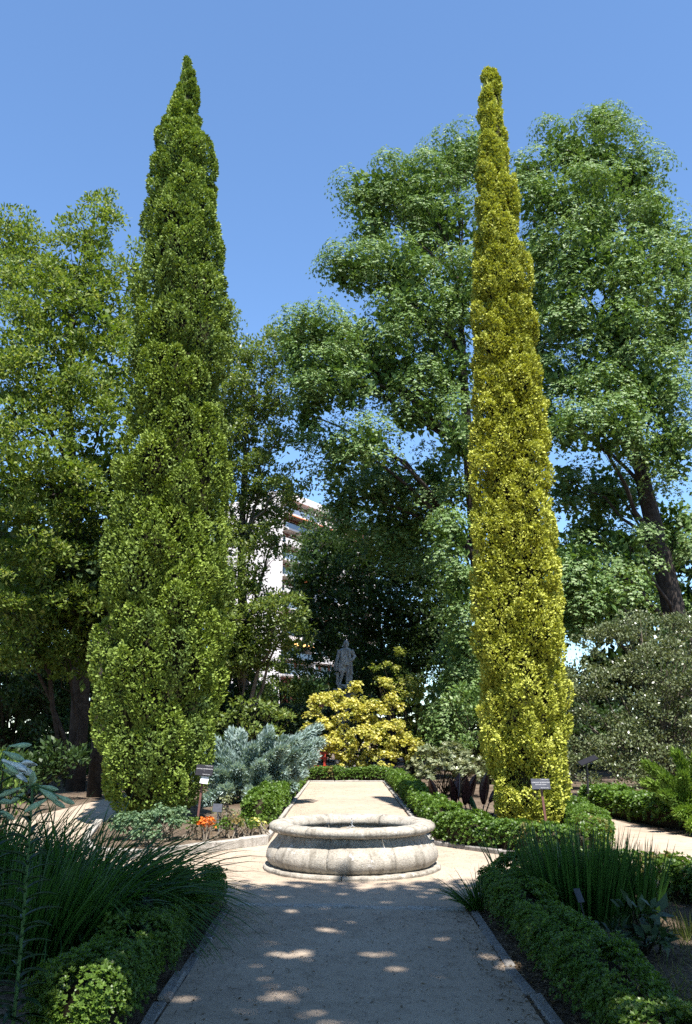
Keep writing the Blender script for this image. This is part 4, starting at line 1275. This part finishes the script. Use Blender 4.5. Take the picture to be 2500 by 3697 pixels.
# ================================================================ SHRUBS
YS = dict(kind='rosette', L=.075, W=.045, m=6, cup=.8, flat=.9)
shrub('yellow_shrub', 'bright yellow variegated shrub in full sun at the end of the far path', (.9, 34.6, 0),
      [(-1.35, 33.9, 2.4, .30, .3, .35), (-1.0, 34, 2.75, .45, .4, .42), (-.55, 34.2, 3.0, .45, .4, .3), (-1.5, 33.8, 1.75, .35, .35, .3), (-.6, 33.8, 1.7, .7, .6, .5), (.1, 33.8, 2.4, .7, .6, .55), (.9, 33.9, 2.3, .75, .6, .65),
       (-.2, 33.6, 1.1, .8, .6, .6), (.8, 33.5, 1.3, .9, .6, .7), (1.8, 33.7, 1.6, .75, .6, .6), (2.4, 33.8, 1.0, .75, .6, .6), (3.0, 33.9, .75, .6, .5, .45), (1.35, 33.5, .6, .9, .5, .5), (1.55, 34.3, 3.1, .35, .4, .75), (1.9, 34.3, 2.7, .4, .4, .5), (.35, 34.2, 3.2, .3, .3, .4), (.0, 33.6, .55, .7, .4, .35)],
      YS, M['yellow_shrub'], M['twig'], k=1.15, rsub=.22, nper=24, tintp=.12)
shrub('yellow_shrub', 'yellow green shrub with tree shade dimmed into its leaf colour, behind and right of the bright yellow one', (2.8, 37, 0),
      [(2.35, 37, 4.6, .35, .4, .9), (1.7, 37, 4.0, .4, .4, .7), (2.6, 37, 3.3, .8, .7, .8), (3.4, 37, 2.9, .7, .7, .8), (2.9, 36.8, 2.0, .9, .8, .8), (3.8, 36.8, 1.6, .8, .7, .8), (1.2, 37, 4.2, .25, .3, .4)],
      YS, M['yellow_shrub'], M['twig'], k=.8, rsub=.26, nper=16, tintp=.75)  # the high tint share puts the tree shade into the leaves
plume_shrub('blue_juniper', 'silvery blue juniper spreading its arching boughs left of the far path', (-2.5, 22.3, .05),
      [(-.70, 22.6, 1.85), (-.62, 22.3, 1.5), (-.75, 22.0, 1.15), (-1.5, 21.0, 1.35), (-2.0, 20.7, 1.0), (-.95, 22.2, 1.35), (-.9, 22.3, 1.0), (-1.2, 21.5, 1.25), (-1.45, 21.2, .8), (-1.3, 21.6, .45), (-1.9, 20.8, .6), (-1.8, 21.1, 1.15), (-1.9, 21.9, 1.65), (-2.3, 21.6, 1.4), (-2.6, 20.9, .9), (-3.1, 20.7, .8), (-2.9, 20.6, .4),
       (-3.4, 21.3, 1.2), (-3.3, 21.9, 1.5), (-2.7, 22.3, 1.7), (-1.4, 22.8, 1.5), (-3.7, 21.3, .7), (-1.55, 22.2, 1.55), (-1.2, 22.0, 1.5), (-2.2, 20.5, .25), (-3.3, 20.3, .15), (-2.0, 22.5, 1.8), (-1.05, 21.9, .75), (-3.0, 22.6, 1.75)],
      760, .11, .04, M['blue_juniper'], rad=.34, rise=.16)
plume_shrub('lime_juniper', 'feathery lime green juniper at the right edge beside the right-hand path', (6.6, 16.4, 0),
      [(5.55, 16.2, 1.15), (5.75, 15.9, .95), (5.6, 15.6, .65), (5.75, 15.4, .35), (6.0, 15.6, 1.0), (6.1, 16.1, 1.35), (6.35, 15.8, 1.3), (6.5, 15.4, .9), (6.2, 15.2, .5), (6.8, 15.3, 1.2), (7.0, 15.8, 1.5), (6.6, 16.2, 1.55), (7.3, 15.4, 1.0), (6.7, 15.0, .5), (5.9, 15.2, .15), (7.1, 15.0, .6), (6.5, 14.9, .2), (5.65, 16.6, .8)],
      700, .10, .022, M['lime_juniper'], rad=.24, rise=.14, spread=.4)
shrub('grey_shrub', 'large grey green twiggy evergreen shrub at the right edge, above the lime juniper', (8.3, 23.6, 0),
      [(6.35, 23.2, 2.9, .8, .9, .7), (6.3, 23, 1.6, .8, .9, .9), (7.2, 23.2, 3.9, .9, .9, .7), (7.3, 22.7, 2.7, 1.1, 1.0, .9), (7.2, 22.4, 1.3, 1.0, .9, .9), (8.3, 23.3, 4.3, 1.0, .9, .65), (8.5, 22.6, 3.2, 1.1, 1.0, .9), (8.4, 22.3, 1.9, 1.0, .9, .9), (9.6, 23.2, 4.1, 1.0, 1, .8), (9.6, 22.6, 2.6, 1.1, 1, 1.0), (9.4, 22.5, 1.2, 1.0, .9, .9), (10.6, 23, 3.3, .9, .9, 1), (6.1, 22.6, .7, .7, .7, .6), (7.0, 22.0, .6, .9, .7, .6), (8.2, 21.8, .7, 1.0, .7, .7), (9.4, 22, .6, 1.0, .7, .6)],
      dict(kind='leaf', L=.085, W=.048, flat=.85, up=.2, mess=.7), M['grey_shrub'], M['dry_twig'], k=1.3, rsub=.33, nper=92, tintp=.35, stems=20)
shrub('rosette_shrub', 'rounded shrub with grey green leaf rosettes behind the dark red cannas', (2.8, 24.9, 0),
      [(2.3, 24.6, .95, .45, .5, .33), (2.85, 24.6, 1.05, .55, .5, .33), (3.4, 24.7, .85, .48, .45, .33), (2.15, 24.4, .55, .36, .4, .3), (2.85, 24.2, .6, .65, .45, .38), (3.55, 24.4, .55, .42, .4, .32)],
      dict(kind='rosette', L=.12, W=.042, m=9, cup=.45, flat=.9), M['rosette_shrub'], M['twig'], k=1.1, rsub=.2, nper=8, tintp=.3)
LB = dict(kind='leaf', L=.18, W=.09, flat=.9, up=.2, mess=1.0)
for i, (lab, base, lb, mt) in enumerate([
        ('light green feathery shrub in the sun between the dark hedge and the statue', (-3.2, 45, 0), [(-3.9, 44.6, 4.4, 1.0, 1, .9), (-3.0, 44.6, 4.9, .9, 1, .9), (-2.2, 44.8, 4.2, .7, .9, .9), (-3.4, 44.4, 3.2, 1.4, 1, 1.0), (-1.8, 44.8, 3.0, .9, .9, .9)], 'mid_tree'),
        ('pale green shrub with dry twigs left of the light feathery one, beside the green cypress', (-5.4, 42, 0), [(-5.2, 41.6, 3.7, .9, 1, .8), (-4.4, 41.6, 3.2, .8, .9, .8), (-5.9, 41.8, 2.8, .9, 1, .9), (-4.9, 41.4, 2.2, 1.1, 1, .9)], 'mid_tree'),
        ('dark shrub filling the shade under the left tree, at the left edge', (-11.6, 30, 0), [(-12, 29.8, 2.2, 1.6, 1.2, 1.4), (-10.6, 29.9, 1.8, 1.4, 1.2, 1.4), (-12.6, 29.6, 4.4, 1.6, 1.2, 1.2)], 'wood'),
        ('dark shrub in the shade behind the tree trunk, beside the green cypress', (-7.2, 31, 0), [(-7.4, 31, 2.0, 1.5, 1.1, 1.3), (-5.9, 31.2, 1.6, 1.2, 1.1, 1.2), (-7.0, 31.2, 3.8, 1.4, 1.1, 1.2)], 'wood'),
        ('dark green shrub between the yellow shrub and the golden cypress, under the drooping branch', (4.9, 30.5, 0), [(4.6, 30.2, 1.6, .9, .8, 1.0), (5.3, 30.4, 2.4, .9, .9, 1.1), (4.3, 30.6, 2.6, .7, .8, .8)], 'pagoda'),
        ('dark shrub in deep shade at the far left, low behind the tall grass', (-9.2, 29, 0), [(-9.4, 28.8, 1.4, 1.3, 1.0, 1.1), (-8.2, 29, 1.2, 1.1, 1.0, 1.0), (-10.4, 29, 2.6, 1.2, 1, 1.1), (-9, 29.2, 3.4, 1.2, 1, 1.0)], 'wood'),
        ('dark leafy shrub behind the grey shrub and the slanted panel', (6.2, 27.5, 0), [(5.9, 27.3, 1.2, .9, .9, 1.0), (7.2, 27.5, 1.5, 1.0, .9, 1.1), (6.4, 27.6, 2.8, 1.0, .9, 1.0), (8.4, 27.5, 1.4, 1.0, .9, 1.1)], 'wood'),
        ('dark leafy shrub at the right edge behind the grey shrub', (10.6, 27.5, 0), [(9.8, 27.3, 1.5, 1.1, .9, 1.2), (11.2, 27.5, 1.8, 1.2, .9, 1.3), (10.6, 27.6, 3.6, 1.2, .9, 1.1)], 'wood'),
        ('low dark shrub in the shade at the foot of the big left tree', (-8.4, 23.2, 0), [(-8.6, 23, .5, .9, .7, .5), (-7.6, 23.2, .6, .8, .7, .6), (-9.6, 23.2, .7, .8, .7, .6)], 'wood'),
        ('leafy green shrub right behind the golden cypress, beside the slanted panel', (5.3, 23.3, 0), [(5.1, 23.2, .9, .6, .6, .7), (5.5, 23.3, 1.5, .5, .6, .7), (4.9, 23.5, 1.9, .5, .5, .6)], 'left_tree')]):
    shrub('garden_shrub', lab, base, lb, LB, M[mt], M['twig'], k=1.0, rsub=.42, nper=62, tintp=.4)
shrub('leafy_shrub', 'yellow green broad leaved shrub between the green cypress and the blue juniper', (-3.2, 27, .05), [(-2.9, 26.8, 2.3, .6, .5, .5), (-2.2, 26.9, 2.1, .5, .5, .4), (-3.6, 26.8, 1.9, .6, .5, .5), (-2.6, 26.7, 1.5, .7, .5, .5)],
      dict(kind='leaf', L=.14, W=.075, flat=.9, up=-.2), M['mid_tree'], M['twig'], k=.9, rsub=.28, nper=34, tintp=.45)
shrub('lime_shrub', 'small lime green shrub glimpsed behind the lily flower at the left edge', (-3.75, 9.6, 0), [(-3.75, 9.6, .9, .26, .25, .35), (-3.85, 9.5, 1.3, .2, .2, .25)], dict(kind='leaf', L=.07, W=.03, flat=.9, up=.5), M['lime_juniper'], M['twig'], k=1., rsub=.12, nper=22, tintp=.1)

# small plants along the plaza kerb of the back-left bed
SP = dict(kind='rosette', L=.034, W=.02, m=6, cup=.8, flat=1)
glab = 'small shrubs planted along the plaza kerb'
for lab, x, y, r, h, mt, n, nm in [
        ('low grey green shrub at the foot of the green cypress, left end of the kerb', -3.35, 14.3, .42, .34, 'glaucous', 22, 'glaucous_shrub'),
        ('grey green upright shrub between the kerb corner and the brown sign post', -2.85, 14.15, .34, .44, 'glaucous', 24, 'glaucous_shrub'),
        ('low grey green shrub tight behind the corner of the kerb', -2.98, 13.45, .26, .24, 'glaucous', 20, 'glaucous_shrub'),
        ('small green bush just left of the orange plant', -2.46, 14.2, .15, .30, 'box', 9, 'small_bush'),
        ('bright orange dying bush among the small green ones', -2.24, 14.1, .14, .30, 'orange_leaf', 11, 'orange_bush'),
        ('small green bush just right of the orange plant, below the small grey label', -2.0, 14.4, .17, .28, 'box', 11, 'small_bush'),
        ('small bush with yellowing leaves halfway along the kerb', -1.78, 14.45, .15, .28, 'box_dry', 7, 'small_bush'),
        ('small green bush next to the yellowing one, third from the fountain', -1.66, 14.55, .16, .28, 'box', 10, 'small_bush'),
        ('thin yellow green bush second from the fountain', -1.50, 14.75, .13, .22, 'yellow_shrub', 5, 'small_bush'),
        ('small half dry bush nearest the fountain', -1.38, 15.0, .18, .26, 'box', 9, 'small_bush'),
        ('loose pale bush around the small grey label', -2.15, 15.6, .22, .5, 'rosette_shrub', 8, 'small_bush')]:
    shrub(nm, lab, (x, y, .07), [(x, y, .07 + h * .62, r, r, h * .45)], SP, M[mt], M['dry_twig'], k=1.2, rsub=.09, nper=n, group=glab if nm == 'small_bush' else None, stems=4, tintp=.2)

# ================================================================ GRASSES
grass_clump('tall_grass', 'huge dark arching grass clump filling the left foreground', (-2.5, 8.2), .62, 1900, 1.6, .024, .85, .66, M['blade'], bias=(.25, -.1), K=7)
grass_clump('tall_grass', 'second dark tall grass clump at the left edge behind the lily', (-3.5, 8.5), .55, 1100, 1.5, .022, .6, .45, M['blade'], K=7)
grass_clump('tall_grass', 'upright lighter grass clump with dry bases in the near left corner', (-2.45, 7.05), .42, 800, .95, .02, .42, .18, M['blade'], bias=(.25, 0), tintp=.7)
grass_clump('iris_clump', 'upright sword leaved iris clump in the right-hand bed', (2.25, 8.75), .42, 620, .86, .022, .26, .06, M['blade'], tintp=.4)
grass_clump('iris_clump', 'thinner iris clump right of the big one, beside the dark slanted label', (2.72, 8.75), .26, 230, .72, .020, .3, .06, M['blade'], tintp=.35)
grass_clump('grass_tuft', 'grass tuft spilling over the path edge at the right, by the hedge corner', (1.28, 9.02), .07, 110, .52, .014, .75, .32, M['blade'], bias=(-.7, -.1), tintp=.2)
tg = thing('grass_tuft', 'tall thin grass stalks above the right hedge corner, against the sunny sand', 'grass clump', (1.72, 9.7, 0))
for q in range(16):
    Q, m = blades(np.array([[1.72 + rng.normal() * .06, 9.7 + rng.normal() * .06, 0.]]), unit(np.array([[rng.normal() * .22 - .05, rng.normal() * .2, 1.]])), np.array([rng.uniform(.6, 1.0)]), .018, .2, 6)
    cloud('blade', Q, np.full(m, rng.random()), np.full(m, .3), M['blade'], tg)
grass_clump('grass_tuft', 'pale grass tuft in the sun patch of the right-hand bed', (3.0, 7.9), .20, 120, .26, .008, .5, .05, M['blade_dry'], tintp=.8)
shrub('dark_weed', 'dark broad leaved weed on the soil beside the right hedge', (2.35, 7.35, 0), [(2.35, 7.35, .12, .26, .24, .08), (2.4, 7.4, .22, .12, .12, .12)], dict(kind='leaf', L=.14, W=.07, flat=.6, up=.1), M['ivy'], M['twig'], k=1.1, rsub=.1, nper=7, cat='weed', stems=3)

# ================================================================ LILY
def leaf_blade(L, W, cup=.15, arch=.2, n=7, tip=.02):
    """a lens-shaped leaf along +X with a folded midrib, a few millimetres thick"""
    g = Geo(); V = []; F = []
    for i in range(n):
        t = i / (n - 1); w = W * .5 * max(.04, math.sin(math.pi * min(1, t * .9 + .08)) ** .8)
        if i == n - 1: w = .001
        z = arch * L * (t - t * t * 1.6)
        V += [(L * t, -w, z + w * cup * 2), (L * t, 0, z), (L * t, w, z + w * cup * 2), (L * t, 0, z - .004)]
    for i in range(n - 1):
        a = i * 4; b = a + 4
        F += [(a, b, b + 1, a + 1), (a + 1, b + 1, b + 2, a + 2), (a + 2, b + 2, b + 3, a + 3), (a + 3, b + 3, b, a)]
    F.append((0, 1, 2, 3))
    g.add(V, F)
    return g
def bud_mesh(L, r):
    g = Geo(); V = []; F = []; n = 9; k = 6
    for i in range(n):
        t = i / (n - 1); q = r * (.28 + .72 * math.sin(math.pi * min(1, t ** 1.35)) ** .9) * (1 if t < .98 else .2)
        if t < .1: q = r * .3
        for j in range(k):
            a = 6.283 * j / k; qq = q * (1.06 if j % 2 else .9)
            V.append((L * t, qq * math.cos(a), qq * math.sin(a)))
    for i in range(n - 1):
        for j in range(k): F.append((i * k + j, i * k + (j + 1) % k, (i + 1) * k + (j + 1) % k, (i + 1) * k + j))
    F.append(tuple(range(k))[::-1]); F.append(tuple((n - 1) * k + j for j in range(k)))
    g.add(V, F); return g
def aim(o, loc, d, roll=0.0):
    q = Vector(d).to_track_quat('X', 'Z')
    o.location = loc; o.rotation_mode = 'QUATERNION'; o.rotation_quaternion = q @ Matrix.Rotation(roll, 3, 'X').to_quaternion()
def place(name, me, parent, pw, d, roll=0.0, s=1.0):
    o = bpy.data.objects.new(name, me); COL.objects.link(o); o.parent = parent; ORG[o.name] = ORG[parent.name]
    aim(o, Vector(pw) - Vector(ORG[parent.name]), d, roll); o.scale = (s, s, s)
    return o
BUDM = bud_mesh(.13, .017).mesh('bud', smooth=True); BUDM.materials.append(M['bud'])
LLF = leaf_blade(.17, .032, .2, .25).mesh('leaf', smooth=True); LLF.materials.append(M['lily_leaf'])
PETM = leaf_blade(.075, .040, .35, -.5, 7).mesh('petal', smooth=True); PETM.materials.append(M['petal'])
def lily(label, base, top, buds, flower=None, leaves=64):
    t = thing('lily_plant', label, 'lily', base, 'white lilies in the left foreground')
    g = Geo(); mid = (np.array(base) + np.array(top)) / 2 + np.array([.02, 0, 0])
    sp = bez(base, mid, top, 8)
    g.tube(sp, list(np.linspace(.012, .007, 8)), 7)
    ends = []
    for (dx, dy, dz, bx, by, bz) in buds:
        e = np.array(top) + np.array([dx, dy, dz]); ends.append((e, (bx, by, bz)))
        g.tube(bez(top, (np.array(top) + e) / 2 + np.array([0, 0, .03]), e, 5), .0045, 5)
    if flower is not None:
        fe = np.array(top) + np.array(flower[:3])
        g.tube(bez(top, (np.array(top) + fe) / 2 + np.array([0, 0, .02]), fe, 5), .005, 5)
    g.build('stem', M['lily_stem'], t, smooth=True)
    for e, d in ends: place('bud', BUDM, t, e, d, random.random() * 6, random.uniform(.85, 1.1))
    for i in range(leaves):
        q = .12 + .84 * i / leaves; a = i * 2.4
        p = np.array(sp[min(7, int(q * 7))]) * (1 - (q * 7) % 1) + np.array(sp[min(7, int(q * 7) + 1)]) * ((q * 7) % 1)
        place('leaf', LLF, t, p, (math.cos(a), math.sin(a), .55 - .5 * (1 - q)), 0, random.uniform(.9, 1.4) * (1.15 - .5 * q))
    if flower is not None:
        d = Vector(flower[3:]).normalized()
        g = Geo(); u_ = d.orthogonal().normalized(); w_ = d.cross(u_); V = []; F = []
        prof = [(0, .008), (.03, .010), (.06, .014), (.09, .021), (.115, .029), (.135, .036)]
        for s, r in prof:
            for k in range(12):
                a = 6.283 * k / 12; rr = r * (1 + .08 * math.cos(3 * a)); V.append(tuple(Vector(fe) + d * s + (u_ * math.cos(a) + w_ * math.sin(a)) * rr))
        for i in range(5):
            for k in range(12): F.append((i * 12 + k, i * 12 + (k + 1) % 12, (i + 1) * 12 + (k + 1) % 12, (i + 1) * 12 + k))
        fl = g.add(V, F).build('flower', M['petal'], t, smooth=True)
        for k in range(6):
            a = 6.283 * k / 6
            rad = u_ * math.cos(a) + w_ * math.sin(a)
            o = bpy.data.objects.new('petal', PETM); COL.objects.link(o); o.parent = fl
            X = (d * .78 + rad * .62).normalized(); Y = d.cross(rad).normalized(); Z = X.cross(Y)
            m = Matrix((X, Y, Z)).transposed().to_4x4(); m.translation = Vector(fe) + d * .118 + rad * .030 - Vector(ORG[t.name])
            o.matrix_local = m
    return t
lily('tall lily with an open white trumpet flower at the left edge', (-2.02, 5.15, 0), (-1.98, 5.0, 1.50),
     [(.02, -.02, .10, .75, -.1, -.25), (.035, .02, .13, .9, .2, .05), (-.03, .02, .06, -.8, 0, -.3), (.04, -.05, .04, .8, -.3, -.45), (.0, .05, .0, .6, .5, -.3), (-.02, -.05, -.03, -.5, -.6, -.3)],
     (.02, -.02, .055, .93, -.12, -.36))
lily('lily with hanging green buds standing right of the white flower', (-1.86, 5.25, 0), (-1.80, 5.05, 1.40),
     [(.05, -.02, -.005, .85, -.2, -.45), (.03, .02, .01, .95, .1, -.2), (.0, -.04, .01, .25, -.5, .5), (-.06, -.02, .0, -.95, -.1, -.35), (-.05, .02, -.03, -.75, .3, -.5), (.14, -.02, -.035, .9, .0, -.4), (.10, -.03, -.06, -.75, -.3, -.45), (.10, .0, -.055, .85, .1, -.5), (-.02, .05, .02, -.2, .8, .2)], None)
lily('leafy lily stem in bud at the far left, lowest of the three', (-2.2, 5.3, 0), (-2.12, 5.15, 1.30),
     [(.04, -.02, -.01, .8, -.2, -.5), (-.03, .02, .0, -.8, .1, -.4), (.03, .04, .02, .6, .5, -.1), (.1, -.03, -.02, .85, -.2, -.4)], None, 40)

# ================================================================ DARK RED CANNAS
ca = thing('canna', 'dark red leaved canna between the far path hedge and the rosette shrub', 'canna', (2.75, 18.7, 0))
CL = leaf_blade(.62, .20, .25, .12, 9).mesh('leaf', smooth=True); CL.materials.append(M['canna'])
CL2 = leaf_blade(.55, .16, .25, .15, 9).mesh('leaf', smooth=True); CL2.materials.append(M['canna_green'])
g = Geo()
for (x, y, z, dx, dy, dz, s, gm) in [(1.95, 18.6, .30, -.35, -.2, .85, .9, 0), (2.28, 18.7, .22, -.12, -.3, .95, 1.0, 0), (2.50, 18.6, .25, .05, -.25, .95, 1.0, 0), (2.62, 18.8, .25, .22, -.1, .95, 1.05, 0), (2.92, 18.7, .25, .1, -.2, .98, 1.15, 0), (3.02, 18.6, .3, .6, -.2, .7, .9, 0),
                                 (3.25, 18.8, .2, .7, -.2, .65, .75, 0), (2.2, 18.6, .15, -.6, -.3, .55, .8, 0), (2.75, 18.5, .1, -.4, -.4, .8, .8, 1), (3.1, 18.5, .1, .3, -.4, .9, .7, 1), (3.4, 18.8, .1, .8, .1, .5, .7, 0), (2.4, 18.9, .35, .1, .3, .9, .9, 0)]:
    o = place('leaf', CL2 if gm else CL, ca, (x, y, z), (dx, dy, dz), 0, s)
    X = Vector((dx, dy, dz)).normalized(); Y = X.cross(Vector((random.uniform(-.6, .6), -1, .1))).normalized(); Z = X.cross(Y)
    mm = Matrix((X, Y, Z)).transposed().to_4x4(); mm = mm @ Matrix.Scale(s, 4); mm.translation = Vector((x, y, z)) - Vector(ORG[ca.name])
    o.rotation_mode = 'XYZ'; o.matrix_local = mm
    if gm: o['label'] = 'green canna leaf'
    g.tube([(x * .6 + 2.75 * .4, 18.7, 0), (x, y, z)], [.016, .012], 6)
g.build('stems', M['canna'], ca, smooth=True)

# ================================================================ SIGNS, STAKES, PANEL, BENCH
t = thing('plant_sign', 'dark plaque with a white paper note on a leaning brown post, at the green cypress', 'sign', (-2.83, 16.9, .07))
Geo().tube([(-2.83, 16.9, .03), (-2.745, 16.86, .96)], .026, 4).build('post', M['brown_post'], t)
ax = Vector((1, .05, .03)); ay = Vector((.06, .45, .89)).normalized(); ax = (ax - ay * ax.dot(ay)).normalized(); az = ax.cross(ay)
def slab(name, c, w, h, th, ax, ay, mat, parent, bevel=.003):
    az = ax.cross(ay); V = []
    g = Geo()
    for a in (-.5, .5):
        for b in (-.5, .5):
            for q in (-.5, .5): V.append(tuple(Vector(c) + ax * w * a + ay * h * b + az * th * q))
    g.add(V, [(0, 1, 3, 2), (4, 6, 7, 5), (0, 4, 5, 1), (2, 3, 7, 6), (0, 2, 6, 4), (1, 5, 7, 3)])
    return g.build(name, mat, parent, bevel=bevel)
c = Vector((-2.72, 16.83, 1.02))
pl = slab('plaque', c, .33, .22, .012, ax, ay, M['label_dark'], t)
f_ = c + az * .0075
text_on('CUPRESSACEAE', .020, M['letter'], pl, f_ + ax * .07 + ay * .088, ax, ay)
text_on('CUPRESSUS SEMPERVIRENS', .0265, M['letter'], pl, f_ + ay * .025, ax, ay)
text_on('L.', .020, M['letter'], pl, f_ - ay * .015, ax, ay)
text_on('MEDITERRANEA', .020, M['letter'], pl, f_ + ax * .05 - ay * .085, ax, ay)
slab('paper_note', Vector((-2.71, 16.80, .845)), .15, .145, .003, (ax + ay * -.08).normalized(), (ay + ax * .08).normalized(), M['paper'], t, 0)

t = thing('plant_sign', 'grey lettered plaque on a straight brown post, in front of the golden cypress', 'sign', (3.44, 15.2, 0))
Geo().tube([(3.44, 15.2, -.02), (3.37, 15.2, .80)], .026, 4).build('post', M['brown_post'], t)
ax = Vector((1, 0, .03)).normalized(); ay = Vector((0, .45, .89)).normalized(); ax = (ax - ay * ax.dot(ay)).normalized(); az = ax.cross(ay)
c = Vector((3.36, 15.17, .86)); pl = slab('plaque', c, .32, .19, .012, ax, ay, M['label_grey'], t)
f_ = c + az * .0075
text_on('CUPRESSACEAE', .019, M['letter'], pl, f_ + ax * .075 + ay * .075, ax, ay)
text_on('CUPRESSUS SEMPERVIRENS', .0265, M['letter'], pl, f_ + ay * .024, ax, ay)
text_on("SWANE'S GOLD", .0265, M['letter'], pl, f_ - ay * .014, ax, ay)
text_on('MEDITERRANEA', .019, M['letter'], pl, f_ + ax * .06 - ay * .072, ax, ay)

t = thing('plant_label', 'small grey label on a thin metal stake right of the tall brown sign post', 'label', (-2.18, 15.3, .07))
Geo().tube([(-2.18, 15.3, .03), (-2.22, 15.3, .42)], .011, 5).build('stake', M['steel'], t)
ax = Vector((1, .1, 0)).normalized(); ay = Vector((0, .5, .87)).normalized(); ax = (ax - ay * ax.dot(ay)).normalized(); az = ax.cross(ay)
slab('plaque', Vector((-2.22, 15.28, .46)), .16, .15, .008, ax, ay, M['label_grey'], t)
t = thing('plant_label', 'black slanted label on a thin stake among the irises of the right-hand bed', 'label', (2.11, 7.96, 0))
Geo().tube([(2.11, 7.96, -.02), (2.05, 7.96, .28)], .007, 5).build('stake', M['black_metal'], t)
ax = Vector((.9, .3, -.25)).normalized(); ay = Vector((-.2, .45, .87)).normalized(); ax = (ax - ay * ax.dot(ay)).normalized()
slab('plaque', Vector((2.04, 7.95, .33)), .07, .12, .006, ax, ay, M['black_metal'], t)
t = thing('plant_label', 'dark label on an old wooden stake below the tall grass in the left foreground', 'label', (-1.62, 7.55, 0))
Geo().tube([(-1.62, 7.55, -.02), (-1.64, 7.55, .26)], .011, 5).build('stake', M['old_stake'], t)
slab('plaque', Vector((-1.645, 7.53, .32)), .085, .14, .006, Vector((1, .2, 0)).normalized(), Vector((-.05, .3, .95)).normalized(), M['label_dark'], t)
t = thing('plant_tag', 'thin grey plastic tag stuck in the soil at the lower left', 'tag', (-2.05, 6.6, 0))
slab('blade', Vector((-2.05, 6.6, .07)), .022, .18, .004, Vector((1, 0, .05)).normalized(), Vector((-.05, .1, 1)).normalized(), M['steel'], t, 0)
t = thing('marker_post', 'short cream post with a black cap in front of the sunny hedge at the right', 'post', (3.36, 9.75, 0))
Geo().tube([(3.36, 9.75, -.02), (3.36, 9.75, .235)], .022, 12).build('post', M['cream'], t)
Geo().tube([(3.36, 9.75, .236), (3.36, 9.75, .28)], [.024, .020], 12).build('cap', M['black_metal'], t)
t = thing('info_panel', 'slanted dark information panel on a slim black post beside the right-hand path', 'information panel', (5.42, 19.7, 0))
Geo().tube([(5.42, 19.7, -.02), (5.42, 19.7, 1.06)], .024, 6).build('post', M['black_metal'], t)
slab('panel', Vector((5.45, 19.65, 1.12)), .42, .30, .02, Vector((.92, -.1, .38)).normalized(), Vector((-.05, .97, .24)).normalized(), M['label_dark'], t)

t = thing('red_bench', 'red painted bench frame half hidden between the blue juniper and the yellow shrub', 'bench', (-1.5, 33.3, 0))
for x in (-2.15, -.82):
    for y in (33.1, 33.5): Geo().box((x, y, .24 if y < 33.3 else .55), (.09, .09, .48 if y < 33.3 else 1.1)).build('leg', M['red_paint'], t)
Geo().box((-1.15, 33.1, .24), (.09, .09, .48)).build('leg', M['red_paint'], t)
for i in range(4): Geo().box((-1.48, 33.12 + i * .11, .50), (1.55, .085, .03)).build('seat_slat', M['red_paint'], t)
for i in range(2): Geo().box((-1.48, 33.56, .80 + i * .16), (1.55, .03, .085)).build('back_slat', M['red_paint'], t)
for i in range(2): Geo().box((-1.48, 33.1 + .4 * i, .10), (1.30, .05, .06)).build('rail', M['red_paint'], t)
